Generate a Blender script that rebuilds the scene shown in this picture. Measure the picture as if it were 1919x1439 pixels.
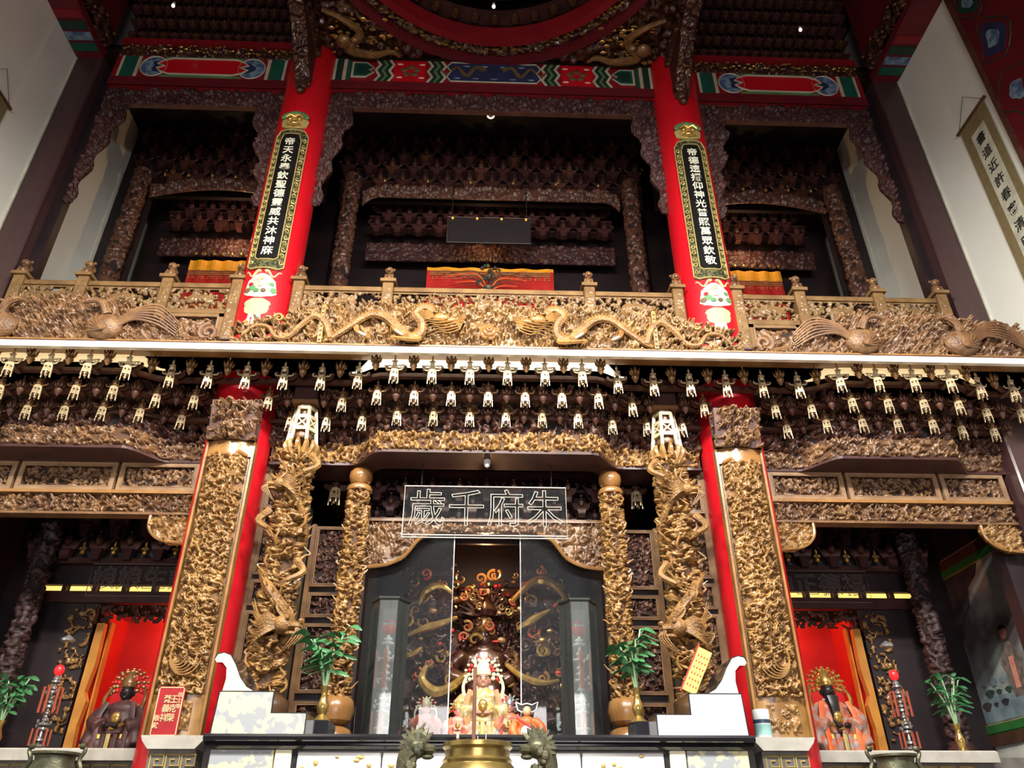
import bpy, math, random
import numpy as np
from mathutils import Vector, Matrix

for o in list(bpy.data.objects): bpy.data.objects.remove(o)
SC = bpy.context.scene
COL = SC.collection
rad = math.radians
PI = math.pi

# ------------------------------------------------------------------ camera
cam_data = bpy.data.cameras.new('camera')
cam_data.sensor_fit = 'HORIZONTAL'; cam_data.sensor_width = 36.0
cam_data.lens = 1447.4 / 1919 * 36
cam_data.clip_end = 100
cam = bpy.data.objects.new('camera', cam_data); COL.objects.link(cam)
pit, yaw, rol = rad(30.976), rad(2.034), rad(-0.05)
fw = Vector((math.sin(yaw)*math.cos(pit), math.cos(yaw)*math.cos(pit), math.sin(pit)))
rt = Vector((math.cos(yaw), -math.sin(yaw), 0)); upv = rt.cross(fw)
r2 = rt*math.cos(rol) + upv*math.sin(rol); u2 = -rt*math.sin(rol) + upv*math.cos(rol)
cam.matrix_world = Matrix(((r2.x, u2.x, -fw.x, 0), (r2.y, u2.y, -fw.y, 0), (r2.z, u2.z, -fw.z, 1.6), (0, 0, 0, 1)))
SC.camera = cam

# ------------------------------------------------------------------ world, exposure, lamps of the hall
world = bpy.data.worlds.new('hall_air'); SC.world = world; world.use_nodes = True
bg = world.node_tree.nodes['Background']
bg.inputs[0].default_value = (0.66, 0.30, 0.60, 1); bg.inputs[1].default_value = 0.06
SC.view_settings.view_transform = 'Standard'; SC.view_settings.look = 'None'
SC.view_settings.exposure = 0.2; SC.view_settings.gamma = 1.0
SC.view_settings.use_curve_mapping = False

def area_lamp(name, loc, target, sx, sy, power, col, spread=180):
    l = bpy.data.lights.new(name, 'AREA'); l.shape = 'RECTANGLE'; l.size = sx; l.size_y = sy
    l.energy = power; l.color = col; l.spread = rad(spread)
    o = bpy.data.objects.new(name, l); COL.objects.link(o); o.location = loc
    o.rotation_euler = (Vector(target) - Vector(loc)).to_track_quat('-Z', 'Y').to_euler()
    return o
def point_lamp(name, loc, power, col, r=0.03):
    l = bpy.data.lights.new(name, 'POINT'); l.energy = power; l.color = col; l.shadow_soft_size = r
    o = bpy.data.objects.new(name, l); COL.objects.link(o); o.location = loc
    return o
# fluorescent battens of the hall, hung behind the visitor
area_lamp('hall_batten_light', (0.0, 2.0, 6.6), (0, 6, 2.6), 1.6, 0.12, 330, (1.0, 0.95, 0.84), 150)
area_lamp('hall_batten_light', (-2.6, 1.8, 6.4), (-1.6, 6, 2.9), 1.2, 0.12, 190, (1.0, 0.94, 0.82), 150)
area_lamp('hall_batten_light', (2.6, 1.8, 6.4), (1.7, 6, 2.9), 1.2, 0.12, 210, (0.98, 0.97, 0.92), 150)
area_lamp('rear_fill_light', (0.0, -4.5, 3.0), (0, 6, 4.5), 4.0, 2.4, 240, (1.0, 0.95, 0.92), 160)  # unseen fill light added behind the camera

# ------------------------------------------------------------------ materials
MATS = {}
def mat(name, col, rough=0.5, metal=0.0, col2=None, scale=6.0, bump=0.0, bscale=60.0, coat=0.0, emis=None, estr=0.0,
        alpha=None, lo=0.35, hi=0.65, stretch=(1, 1, 1), spec=0.5, detail=4.0):
    m = bpy.data.materials.new(name); m.use_nodes = True
    nt = m.node_tree; b = nt.nodes['Principled BSDF']
    b.inputs['Roughness'].default_value = rough; b.inputs['Metallic'].default_value = metal
    b.inputs['Coat Weight'].default_value = coat; b.inputs['Coat Roughness'].default_value = 0.12
    b.inputs['Specular IOR Level'].default_value = spec
    c2 = col2 if col2 is not None else tuple(c*0.72 for c in col)
    tc = nt.nodes.new('ShaderNodeTexCoord'); mp = nt.nodes.new('ShaderNodeMapping')
    mp.inputs['Scale'].default_value = stretch
    nt.links.new(tc.outputs['Object'], mp.inputs[0])
    nz = nt.nodes.new('ShaderNodeTexNoise'); nz.inputs['Scale'].default_value = scale; nz.inputs['Detail'].default_value = detail
    nt.links.new(mp.outputs[0], nz.inputs['Vector'])
    rp = nt.nodes.new('ShaderNodeValToRGB')
    rp.color_ramp.elements[0].position = lo; rp.color_ramp.elements[1].position = hi
    rp.color_ramp.elements[0].color = (*c2, 1); rp.color_ramp.elements[1].color = (*col, 1)
    nt.links.new(nz.outputs['Fac'], rp.inputs[0]); nt.links.new(rp.outputs[0], b.inputs['Base Color'])
    if bump > 0:
        n2 = nt.nodes.new('ShaderNodeTexNoise'); n2.inputs['Scale'].default_value = bscale; n2.inputs['Detail'].default_value = 3
        nt.links.new(mp.outputs[0], n2.inputs['Vector'])
        bp = nt.nodes.new('ShaderNodeBump'); bp.inputs['Strength'].default_value = bump; bp.inputs['Distance'].default_value = 0.01
        nt.links.new(n2.outputs['Fac'], bp.inputs['Height']); nt.links.new(bp.outputs[0], b.inputs['Normal'])
    if emis:
        b.inputs['Emission Color'].default_value = (*emis, 1); b.inputs['Emission Strength'].default_value = estr
    if alpha is not None: b.inputs['Alpha'].default_value = alpha
    MATS[name] = m; return m
def glass(name, tint, haze, rough=0.03, hazecol=(0.5, 0.56, 0.6)):
    m = bpy.data.materials.new(name); m.use_nodes = True; nt = m.node_tree; nt.nodes.clear()
    out = nt.nodes.new('ShaderNodeOutputMaterial'); tr = nt.nodes.new('ShaderNodeBsdfTransparent'); tr.inputs[0].default_value = (*tint, 1)
    gl = nt.nodes.new('ShaderNodeBsdfGlossy'); gl.inputs['Roughness'].default_value = rough
    df = nt.nodes.new('ShaderNodeBsdfDiffuse'); df.inputs[0].default_value = (*hazecol, 1)
    nz = nt.nodes.new('ShaderNodeTexNoise'); nz.inputs['Scale'].default_value = 3.0
    mr = nt.nodes.new('ShaderNodeMapRange'); mr.inputs['To Min'].default_value = haze*0.5; mr.inputs['To Max'].default_value = haze*1.5
    nt.links.new(nz.outputs['Fac'], mr.inputs['Value'])
    m1 = nt.nodes.new('ShaderNodeMixShader'); nt.links.new(mr.outputs[0], m1.inputs[0]); nt.links.new(tr.outputs[0], m1.inputs[1]); nt.links.new(df.outputs[0], m1.inputs[2])
    fr = nt.nodes.new('ShaderNodeFresnel'); fr.inputs[0].default_value = 1.5
    m2 = nt.nodes.new('ShaderNodeMixShader'); nt.links.new(fr.outputs[0], m2.inputs[0]); nt.links.new(m1.outputs[0], m2.inputs[1]); nt.links.new(gl.outputs[0], m2.inputs[2])
    nt.links.new(m2.outputs[0], out.inputs[0]); MATS[name] = m; return m

mat('wood_gold', (0.34, 0.185, 0.058), 0.32, col2=(0.19, 0.092, 0.028), scale=7, bump=0.15, coat=0.25)
mat('wood_honey', (0.33, 0.165, 0.05), 0.3, col2=(0.20, 0.092, 0.028), scale=5, bump=0.15, coat=0.25)
mat('wood_mid', (0.21, 0.108, 0.045), 0.34, col2=(0.11, 0.052, 0.025), scale=6, bump=0.15, coat=0.2)
mat('wood_brown', (0.115, 0.046, 0.027), 0.42, col2=(0.06, 0.023, 0.016), scale=6, bump=0.15, coat=0.08)
mat('wood_dark', (0.068, 0.023, 0.02), 0.5, col2=(0.034, 0.012, 0.012), scale=5, bump=0.15, coat=0.03, spec=0.35)
mat('wood_black', (0.02, 0.009, 0.011), 0.5, col2=(0.011, 0.006, 0.009), scale=5)
mat('wood_pillar', (0.06, 0.026, 0.026), 0.42, col2=(0.045, 0.019, 0.021), scale=3, stretch=(6, 6, .4), coat=0.15)
mat('wood_amber', (0.26, 0.142, 0.05), 0.34, col2=(0.13, 0.066, 0.024), scale=7, bump=0.15, coat=0.15)
mat('ground_shade_honey', (0.20, 0.10, 0.032), 0.75, col2=(0.12, 0.058, 0.02))  # carving grounds: crevice shade painted in as darker wood
mat('ground_shade_brown', (0.085, 0.038, 0.018), 0.8)
mat('ground_shade_dark', (0.03, 0.012, 0.010), 0.85)
mat('ground_black', (0.012, 0.006, 0.007), 0.85)  # black carving ground, crevice shade painted in; also colours the name board panel
mat('wood_scales', (0.27, 0.14, 0.042), 0.36, col2=(0.14, 0.066, 0.02), scale=14, bump=1.0, bscale=70)
mat('wood_feather', (0.22, 0.115, 0.048), 0.38, col2=(0.11, 0.052, 0.025), scale=14, bump=0.9, bscale=60)
mat('moulding', (0.30, 0.185, 0.105), 0.3, col2=(0.21, 0.12, 0.065), scale=9, stretch=(1, 1, 1), coat=0.3)
mat('rail_wood', (0.23, 0.135, 0.055), 0.36, col2=(0.15, 0.08, 0.033), scale=7, coat=0.2)
mat('ledge_lacquer', (0.82, 0.76, 0.64), 0.2, col2=(0.74, 0.66, 0.52), scale=2, coat=0.6)
mat('lantern_gilt', (0.66, 0.55, 0.36), 0.3, 0.1, col2=(0.46, 0.34, 0.18), scale=20, coat=0.5)
mat('gilt_brown', (0.30, 0.16, 0.05), 0.3, 0.25, col2=(0.17, 0.08, 0.03), scale=14, coat=0.3)
mat('lacquer_red', (0.56, 0.004, 0.012), 0.42, col2=(0.50, 0.003, 0.010), scale=2, coat=0.15)
mat('paint_red', (0.25, 0.007, 0.012), 0.45, col2=(0.20, 0.005, 0.010), scale=3)
mat('paint_crimson', (0.13, 0.006, 0.012), 0.5, col2=(0.10, 0.005, 0.01), scale=3)
mat('paint_green', (0.008, 0.10, 0.06), 0.5, col2=(0.006, 0.07, 0.045), scale=4)
mat('paint_dark_green', (0.01, 0.045, 0.03), 0.5)
mat('paint_leaf_green', (0.10, 0.26, 0.10), 0.5)
mat('paint_blue', (0.022, 0.032, 0.10), 0.5, col2=(0.015, 0.02, 0.06), scale=6)
mat('paint_sky', (0.20, 0.30, 0.36), 0.5, col2=(0.06, 0.10, 0.22), scale=14, lo=.4, hi=.6)
mat('paint_cream', (0.55, 0.53, 0.40), 0.5)
mat('paint_ochre', (0.16, 0.10, 0.035), 0.5, col2=(0.09, 0.06, 0.03), scale=20)
mat('dark_gilding', (0.10, 0.045, 0.02), 0.28, 0.35, col2=(0.05, 0.012, 0.012), scale=9, coat=0.3, lo=.4, hi=.6)
mat('bright_gilding', (0.75, 0.48, 0.14), 0.22, 0.75, col2=(0.5, 0.28, 0.07), scale=20)
mat('pale_gold', (0.60, 0.47, 0.18), 0.35, 0.3, col2=(0.45, 0.33, 0.11), scale=20)
mat('sign_black', (0.008, 0.008, 0.008), 0.3)
mat('sign_border', (0.13, 0.12, 0.05), 0.4, 0.2, col2=(0.02, 0.025, 0.015), scale=45, lo=.45, hi=.55)
mat('sign_white', (0.85, 0.82, 0.66), 0.4)
mat('jade', (0.33, 0.47, 0.24), 0.4, col2=(0.27, 0.41, 0.21), scale=9)
mat('porcelain', (0.62, 0.62, 0.52), 0.3)
mat('peony_pink', (0.70, 0.36, 0.36), 0.5, col2=(0.75, 0.60, 0.42), scale=18, lo=.42, hi=.58)
mat('plaster', (0.74, 0.735, 0.67), 0.85, col2=(0.70, 0.695, 0.63), scale=1.5, bump=0.05, bscale=90)
mat('plaster_dim', (0.46, 0.46, 0.44), 0.85, col2=(0.42, 0.42, 0.40), scale=1.5)
mat('floor_stone', (0.16, 0.13, 0.11), 0.35, col2=(0.11, 0.09, 0.08), scale=2)
mat('black_lacquer', (0.012, 0.012, 0.016), 0.12, coat=0.8)
mat('black_stone', (0.03, 0.03, 0.034), 0.14, col2=(0.02, 0.02, 0.024), scale=30, coat=0.5)
mat('marble', (0.86, 0.86, 0.84), 0.22, col2=(0.70, 0.71, 0.74), scale=5, coat=0.4)
mat('marble_gilt', (0.74, 0.70, 0.40), 0.25, col2=(0.33, 0.35, 0.38), scale=13, lo=.47, hi=.53, coat=0.4)
mat('cream_stone', (0.88, 0.84, 0.66), 0.3, col2=(0.80, 0.74, 0.52), scale=9)
mat('grey_stone', (0.42, 0.40, 0.36), 0.5, col2=(0.35, 0.33, 0.29), scale=12, bump=0.05)
mat('dark_stone', (0.14, 0.13, 0.12), 0.5, col2=(0.10, 0.09, 0.08), scale=12)
mat('brass', (0.62, 0.45, 0.16), 0.2, 0.85, col2=(0.50, 0.34, 0.10), scale=8)
mat('bronze', (0.13, 0.12, 0.07), 0.4, 0.5, col2=(0.06, 0.065, 0.04), scale=14, bump=0.2)
mat('burner_brass', (0.40, 0.30, 0.10), 0.28, 0.8, col2=(0.24, 0.17, 0.06), scale=8)
mat('incense_brown', (0.20, 0.085, 0.055), 0.8)
mat('ash', (0.55, 0.52, 0.50), 0.9)
mat('leaf_green', (0.05, 0.19, 0.07), 0.4, col2=(0.03, 0.11, 0.04), scale=9, coat=0.2)
mat('stem_green', (0.28, 0.46, 0.25), 0.45)
mat('plastic_white', (0.8, 0.8, 0.78), 0.35)
mat('metal_dark', (0.06, 0.065, 0.06), 0.3, 0.6)
mat('silver', (0.75, 0.77, 0.78), 0.2, 0.8, scale=30)
mat('ribbon_orange', (0.85, 0.16, 0.03), 0.5, col2=(0.65, 0.09, 0.02), scale=16)
mat('ribbon_red', (0.62, 0.02, 0.02), 0.5)
mat('ribbon_pink', (0.80, 0.25, 0.22), 0.5, col2=(0.85, 0.42, 0.30), scale=20)
mat('face_skin', (0.50, 0.24, 0.17), 0.4)
mat('face_dark', (0.02, 0.015, 0.018), 0.35)
mat('robe_white', (0.50, 0.46, 0.36), 0.5, col2=(0.42, 0.30, 0.08), scale=30, lo=.45, hi=.6)
mat('robe_dark', (0.10, 0.04, 0.035), 0.5, col2=(0.05, 0.02, 0.025), scale=12)
mat('robe_orange', (0.55, 0.13, 0.05), 0.45, col2=(0.30, 0.28, 0.26), scale=22, lo=.4, hi=.6)
mat('robe_red', (0.42, 0.025, 0.02), 0.5, col2=(0.30, 0.10, 0.03), scale=26, lo=.4, hi=.6)
mat('pearl_cream', (0.80, 0.76, 0.56), 0.3, col2=(0.60, 0.52, 0.28), scale=60)
mat('curtain_red', (0.62, 0.012, 0.01), 0.6, col2=(0.55, 0.01, 0.01), scale=5)
mat('amber_frame', (0.55, 0.24, 0.035), 0.4, col2=(0.45, 0.18, 0.03), scale=6)
mat('banner_yellow', (0.80, 0.34, 0.015), 0.55, col2=(0.70, 0.28, 0.01), scale=8)
mat('banner_red', (0.50, 0.015, 0.01), 0.55, col2=(0.40, 0.012, 0.01), scale=8)
mat('yellow_card', (0.90, 0.66, 0.12), 0.5, col2=(0.85, 0.60, 0.10), scale=9)
mat('notice_red', (0.36, 0.014, 0.022), 0.4, coat=0.3)
mat('notice_letter', (0.75, 0.46, 0.26), 0.4)
mat('scroll_silk', (0.20, 0.155, 0.07), 0.7, col2=(0.17, 0.125, 0.055), scale=20)
mat('scroll_paper', (0.55, 0.54, 0.42), 0.8)
mat('ink', (0.012, 0.012, 0.012), 0.6)
mat('wire_sign', (0.50, 0.46, 0.40), 0.3)
mat('wire_dim', (0.16, 0.13, 0.12), 0.35)
mat('glow_board', (0.9, 0.85, 0.7), 0.4, emis=(1.0, 0.88, 0.64), estr=2.0)  # cream canopy boards, their bright look put in as emission
mat('glow_board_warm', (0.9, 0.78, 0.5), 0.4, emis=(1.0, 0.74, 0.38), estr=0.7)
mat('lit_slot', (0.9, 0.7, 0.3), 0.4, emis=(1.0, 0.66, 0.16), estr=1.1)
mat('bulb_white', (0.9, 0.9, 0.9), 0.4, emis=(1.0, 0.95, 0.85), estr=0.8)
mat('bulb_red', (0.8, 0.02, 0.02), 0.3, emis=(1.0, 0.02, 0.03), estr=0.6)
mat('bulb_orange', (0.9, 0.4, 0.05), 0.3, emis=(1.0, 0.42, 0.06), estr=1.0)
mat('painting_ground', (0.40, 0.44, 0.44), 0.3, col2=(0.12, 0.10, 0.11), scale=1.6, lo=.36, hi=.52, coat=0.3)
mat('robe_grey', (0.30, 0.24, 0.20), 0.4, col2=(0.14, 0.10, 0.10), scale=18)
mat('painting_shrub', (0.06, 0.12, 0.09), 0.4, col2=(0.03, 0.06, 0.05), scale=20)
mat('painting_rock', (0.10, 0.075, 0.07), 0.35, col2=(0.04, 0.03, 0.035), scale=5)
mat('painting_water', (0.30, 0.38, 0.42), 0.3, col2=(0.16, 0.22, 0.26), scale=6)
mat('frame_green', (0.04, 0.20, 0.045), 0.4)
mat('frame_brown', (0.10, 0.045, 0.025), 0.4)
mat('tin_teal', (0.30, 0.55, 0.52), 0.4)
mat('tin_navy', (0.04, 0.06, 0.12), 0.4)
glass('tower_glass', (0.92, 0.96, 0.95), 0.045, hazecol=(0.74, 0.80, 0.80))
glass('case_glass', (0.92, 0.94, 0.96), 0.016)
glass('tower_glass_sheen', (0.92, 0.96, 0.95), 0.07, hazecol=(0.80, 0.86, 0.86))  # whiter haze paints the light caught on the front pane
mat('crystal_shaded', (0.16, 0.15, 0.15), 0.1, 0.1, scale=40, coat=0.6)  # darker copy of crystal, shade of the side counters put into the colour
mat('ribbon_shaded', (0.30, 0.05, 0.02), 0.5)  # darker ribbon for the side lamps, shade put into the colour
mat('wood_post', (0.04, 0.016, 0.015), 0.6, col2=(0.022, 0.009, 0.01), scale=6)
mat('crystal', (0.92, 0.94, 0.95), 0.12, 0.0, col2=(0.75, 0.78, 0.8), scale=40, coat=1.0)

# ------------------------------------------------------------------ helpers
def thing(name, label, cat, loc=(0, 0, 0), group=None):
    o = bpy.data.objects.new(name, None); COL.objects.link(o); o.location = loc
    o.empty_display_size = 0.1
    o['label'] = label; o['category'] = cat
    if group: o['group'] = group
    return o
def tag(o, label, cat, group=None):
    o['label'] = label; o['category'] = cat
    if group: o['group'] = group
    return o
def struct(o, label=None, cat=None):
    o['kind'] = 'structure'
    if label: o['label'] = label
    if cat: o['category'] = cat
    return o
def wloc(o):
    v = Vector((0, 0, 0))
    while o is not None: v += o.location; o = o.parent
    return v
def link(name, me, m, parent=None, loc=(0, 0, 0)):
    o = bpy.data.objects.new(name, me); COL.objects.link(o)
    if m is not None:
        if len(me.materials) == 0: me.materials.append(MATS[m])
        elif me.materials[0] is not MATS[m]:
            o.material_slots[0].link = 'OBJECT'; o.material_slots[0].material = MATS[m]
    if parent is not None: o.parent = parent
    o.location = loc
    return o
def copy_tree(src, parent=None, loc=None):
    c = src.copy(); COL.objects.link(c); c.parent = parent
    if loc is not None: c.location = loc
    for ch in list(src.children): copy_tree(ch, c)
    return c
def mesh_np(name, V, F, smooth=True):
    """V (n,3) float, F (m,4) quads"""
    V = np.asarray(V, np.float32); F = np.asarray(F, np.int32)
    me = bpy.data.meshes.new(name)
    me.vertices.add(len(V)); me.vertices.foreach_set('co', V.ravel())
    k = F.shape[1]
    me.loops.add(F.size); me.loops.foreach_set('vertex_index', F.ravel())
    me.polygons.add(len(F)); me.polygons.foreach_set('loop_start', np.arange(0, F.size, k, dtype=np.int32))
    me.polygons.foreach_set('loop_total', np.full(len(F), k, np.int32))
    me.update(calc_edges=True)
    if smooth: me.shade_smooth()
    return me

class MB:
    def __init__(s): s.v = []; s.f = []
    def add(s, vs, fs):
        b = len(s.v); s.v += [tuple(v) for v in vs]; s.f += [tuple(i+b for i in f) for f in fs]; return s
    def box(s, x0, x1, y0, y1, z0, z1):
        return s.add([(x0,y0,z0),(x1,y0,z0),(x1,y1,z0),(x0,y1,z0),(x0,y0,z1),(x1,y0,z1),(x1,y1,z1),(x0,y1,z1)],
                     [(3,2,1,0),(4,5,6,7),(0,1,5,4),(1,2,6,5),(2,3,7,6),(3,0,4,7)])
    def bevbox(s, x0, x1, y0, y1, z0, z1, b=0.01):
        # box with chamfered vertical front edges and top
        poly = [(x0+b,y0),(x1-b,y0),(x1,y0+b),(x1,y1),(x0,y1),(x0,y0+b)]
        n = len(poly); vs = [(x,y,z0) for x,y in poly]+[(x,y,z1-b) for x,y in poly]
        cx, cy = (x0+x1)/2, (y0+y1)/2
        fx = 1-2*b/max(x1-x0,1e-6); fy = 1-2*b/max(y1-y0,1e-6)
        vs += [(cx+(x-cx)*fx, cy+(y-cy)*fy, z1) for x,y in poly]
        fs = [tuple(reversed(range(n))), tuple(range(2*n,3*n))]
        for k in (0,1):
            for i in range(n): fs.append((k*n+i,k*n+(i+1)%n,(k+1)*n+(i+1)%n,(k+1)*n+i))
        return s.add(vs, fs)
    def bar(s, p, q, w, h=None, up=(0,0,1)):
        p = Vector(p); q = Vector(q); h = w if h is None else h
        d = (q-p).normalized(); u = Vector(up)
        if abs(d.dot(u)) > .98: u = Vector((0,1,0))
        a = d.cross(u).normalized()*w/2; b = a.cross(d).normalized()*h/2
        vs = [p-a-b,p+a-b,p+a+b,p-a+b,q-a-b,q+a-b,q+a+b,q-a+b]
        return s.add(vs, [(3,2,1,0),(4,5,6,7),(0,1,5,4),(1,2,6,5),(2,3,7,6),(3,0,4,7)])
    def tube(s, pts, rs, n=6, flat=1.0):
        pts = [Vector(p) for p in pts]
        if not hasattr(rs, '__len__'): rs = [rs]*len(pts)
        vs = []; fs = []; m = len(pts); prev = None
        for i, p in enumerate(pts):
            d = (pts[min(i+1,m-1)]-pts[max(i-1,0)])
            d = d.normalized() if d.length > 1e-9 else Vector((0,0,1))
            if prev is None:
                u = Vector((0,1,0)) if abs(d.y) < .9 else Vector((1,0,0))
            else: u = prev
            a = (u - d*u.dot(d)); a = a.normalized() if a.length > 1e-6 else d.orthogonal().normalized()
            prev = a; b = d.cross(a)
            for k in range(n):
                t = 2*PI*k/n; vs.append(p + (a*math.cos(t)*flat + b*math.sin(t))*rs[i])
        for i in range(m-1):
            for k in range(n):
                fs.append((i*n+k, i*n+(k+1)%n, (i+1)*n+(k+1)%n, (i+1)*n+k))
        fs.append(tuple(reversed(range(n)))); fs.append(tuple((m-1)*n+k for k in range(n)))
        return s.add(vs, fs)
    def lathe(s, prof, c=(0,0,0), n=12, ph=0.0, sy=1.0):
        vs = []; fs = []; m = len(prof)
        for r, z in prof:
            for k in range(n):
                t = 2*PI*k/n+ph; vs.append((c[0]+r*math.cos(t), c[1]+r*math.sin(t)*sy, c[2]+z))
        for i in range(m-1):
            for k in range(n): fs.append((i*n+k, i*n+(k+1)%n, (i+1)*n+(k+1)%n, (i+1)*n+k))
        fs.append(tuple(reversed(range(n)))); fs.append(tuple((m-1)*n+k for k in range(n)))
        return s.add(vs, fs)
    def ball(s, c, r, n=8, m=6):
        rx, ry, rz = r if hasattr(r, '__len__') else (r, r, r)
        vs = [(c[0],c[1],c[2]-rz)]
        for i in range(1, m):
            a = -PI/2+PI*i/m
            for k in range(n):
                t = 2*PI*k/n; vs.append((c[0]+rx*math.cos(a)*math.cos(t), c[1]+ry*math.cos(a)*math.sin(t), c[2]+rz*math.sin(a)))
        vs.append((c[0],c[1],c[2]+rz)); fs = []; L = len(vs)-1
        for k in range(n): fs.append((0, 1+(k+1)%n, 1+k)); fs.append((L, L-n+k, L-n+(k+1)%n))
        for i in range(m-2):
            for k in range(n): fs.append((1+i*n+k,1+i*n+(k+1)%n,1+(i+1)*n+(k+1)%n,1+(i+1)*n+k))
        return s.add(vs, fs)
    def prism(s, poly, a, b, axis='y'):
        """poly in the two other axes, extruded from a to b along axis"""
        n = len(poly)
        def P(u, v, t): return (u,t,v) if axis == 'y' else ((t,u,v) if axis == 'x' else (u,v,t))
        vs = [P(u,v,a) for u,v in poly]+[P(u,v,b) for u,v in poly]
        fs = [tuple(range(n)), tuple(reversed(range(n,2*n)))]
        for i in range(n): fs.append((i, i+n, (i+1)%n+n, (i+1)%n))
        return s.add(vs, fs)
    def mesh(s, name, off=(0,0,0), smooth=False):
        me = bpy.data.meshes.new(name)
        me.from_pydata([(x-off[0],y-off[1],z-off[2]) for x,y,z in s.v], [], s.f)
        me.update()
        if smooth: me.shade_smooth()
        return me
    def build(s, name, m, parent=None, smooth=False, origin=None):
        off = wloc(parent) if parent is not None else Vector((0,0,0))
        loc = (0,0,0)
        if origin is not None:
            loc = Vector(origin)-off; off = Vector(origin)
        o = link(name, s.mesh(name, off, smooth), m, parent, loc)
        if smooth: autosmooth(o)
        return o
def autosmooth(o, ang=40):
    me = o.data
    try:
        me.set_sharp_from_angle(angle=rad(ang))
    except Exception: pass
def bez(pts, n=8):
    """Catmull-Rom through pts"""
    P = [Vector(p) for p in pts]; out = []
    for i in range(len(P)-1):
        p0 = P[max(i-1,0)]; p1 = P[i]; p2 = P[i+1]; p3 = P[min(i+2,len(P)-1)]
        for k in range(n):
            t = k/n; out.append(.5*((2*p1)+(p2-p0)*t+(2*p0-5*p1+4*p2-p3)*t*t+(-p0+3*p1-3*p2+p3)*t**3))
    out.append(P[-1]); return out
def taper(n, r0, r1, rm=None):
    if rm is None: return [r0+(r1-r0)*i/(n-1) for i in range(n)]
    return [(r0+(rm-r0)*2*i/(n-1)) if i < (n-1)/2 else (rm+(r1-rm)*(2*i/(n-1)-1)) for i in range(n)]
def spiral(c, r0, turns, n=16, start=0.0, sgn=1, y=0.0):
    return [(c[0]+r0*(1-.8*i/n)*math.cos(start+sgn*2*PI*turns*i/n), y, c[1]+r0*(1-.8*i/n)*math.sin(start+sgn*2*PI*turns*i/n)) for i in range(n+1)]

# ---- carved relief: strokes of rounded section stamped into a height field
KER = {}
def kernel(r):
    q = max(2, int(round(r*2)))
    if q not in KER:
        rr = q/2.0; k = int(math.ceil(rr)); a = np.arange(-k, k+1)
        d = np.sqrt(a[:, None]**2+a[None, :]**2)/rr
        KER[q] = (k, np.where(d < 1, np.sqrt(np.clip(1-d*d, 0, 1)), -1).astype(np.float32))
    return KER[q]
def stamp(H, x, y, r, base, amp):
    k, K = kernel(r); ny, nx = H.shape
    xi = int(round(x)); yi = int(round(y))
    x0, x1, y0, y1 = max(0, xi-k), min(nx, xi+k+1), max(0, yi-k), min(ny, yi+k+1)
    if x0 >= x1 or y0 >= y1: return
    kk = K[y0-yi+k:y1-yi+k, x0-xi+k:x1-xi+k]
    sub = H[y0:y1, x0:x1]
    np.maximum(sub, np.where(kk >= 0, base+amp*kk, -1), out=sub)
HC = {}
def carve(w, h, res, seed, unit=0.10, kind='leaf', dens=6.4, floor=0.0):
    key = (round(w,3), round(h,3), res, seed, unit, kind, dens)
    if key in HC: return HC[key].copy()
    R = random.Random(seed); nx = max(4, int(w/res)); ny = max(4, int(h/res))
    H = np.full((ny, nx), floor, np.float32); u = unit/res
    n = int(dens*(nx*ny)/(u*u))
    for i in range(n):
        x = R.uniform(0, nx); y = R.uniform(0, ny); t = R.random(); base = R.uniform(.02, .18) if i % 9 < 5 else R.uniform(.34, .58); amp = R.uniform(.34, .44)
        if kind == 'flower': t = t*.8+.2
        if t < .55:      # curling leaf
            L = R.uniform(.5, 1.2)*u; r = R.uniform(.07, .14)*u; th = R.uniform(0, 2*PI); kp = R.uniform(-3.2, 3.2)/L; m = max(6, int(L/max(1.0, r*.45)))
            for j in range(m):
                f = j/m; stamp(H, x, y, max(1.0, r*math.sin(PI*(.12+.88*f))*1.1), base+.1*f, amp); th += kp*L/m; x += math.cos(th)*L/m; y += math.sin(th)*L/m
        elif t < .80:    # spiral scroll
            r0 = R.uniform(.16, .3)*u; sg = R.choice((-1, 1)); st = R.uniform(0, 2*PI); r = R.uniform(.05, .085)*u
            for j in range(22):
                f = j/22; q = r0*(1-.85*f); a = st+sg*f*3.2*PI; stamp(H, x+q*math.cos(a), y+q*math.sin(a), max(1.0, r*(1-.3*f)), base+.12*f, amp)
        elif t < .93:    # blossom
            r0 = R.uniform(.12, .2)*u; k = R.choice((5, 6, 8))
            for j in range(k):
                a = 2*PI*j/k; stamp(H, x+r0*math.cos(a), y+r0*math.sin(a), r0*.55, base+.05, amp)
            stamp(H, x, y, r0*.45, base+.18, amp)
        else:            # boss
            stamp(H, x, y, R.uniform(.12, .22)*u, base+.1, amp+.1)
    HC[key] = H
    return H.copy()
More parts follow.
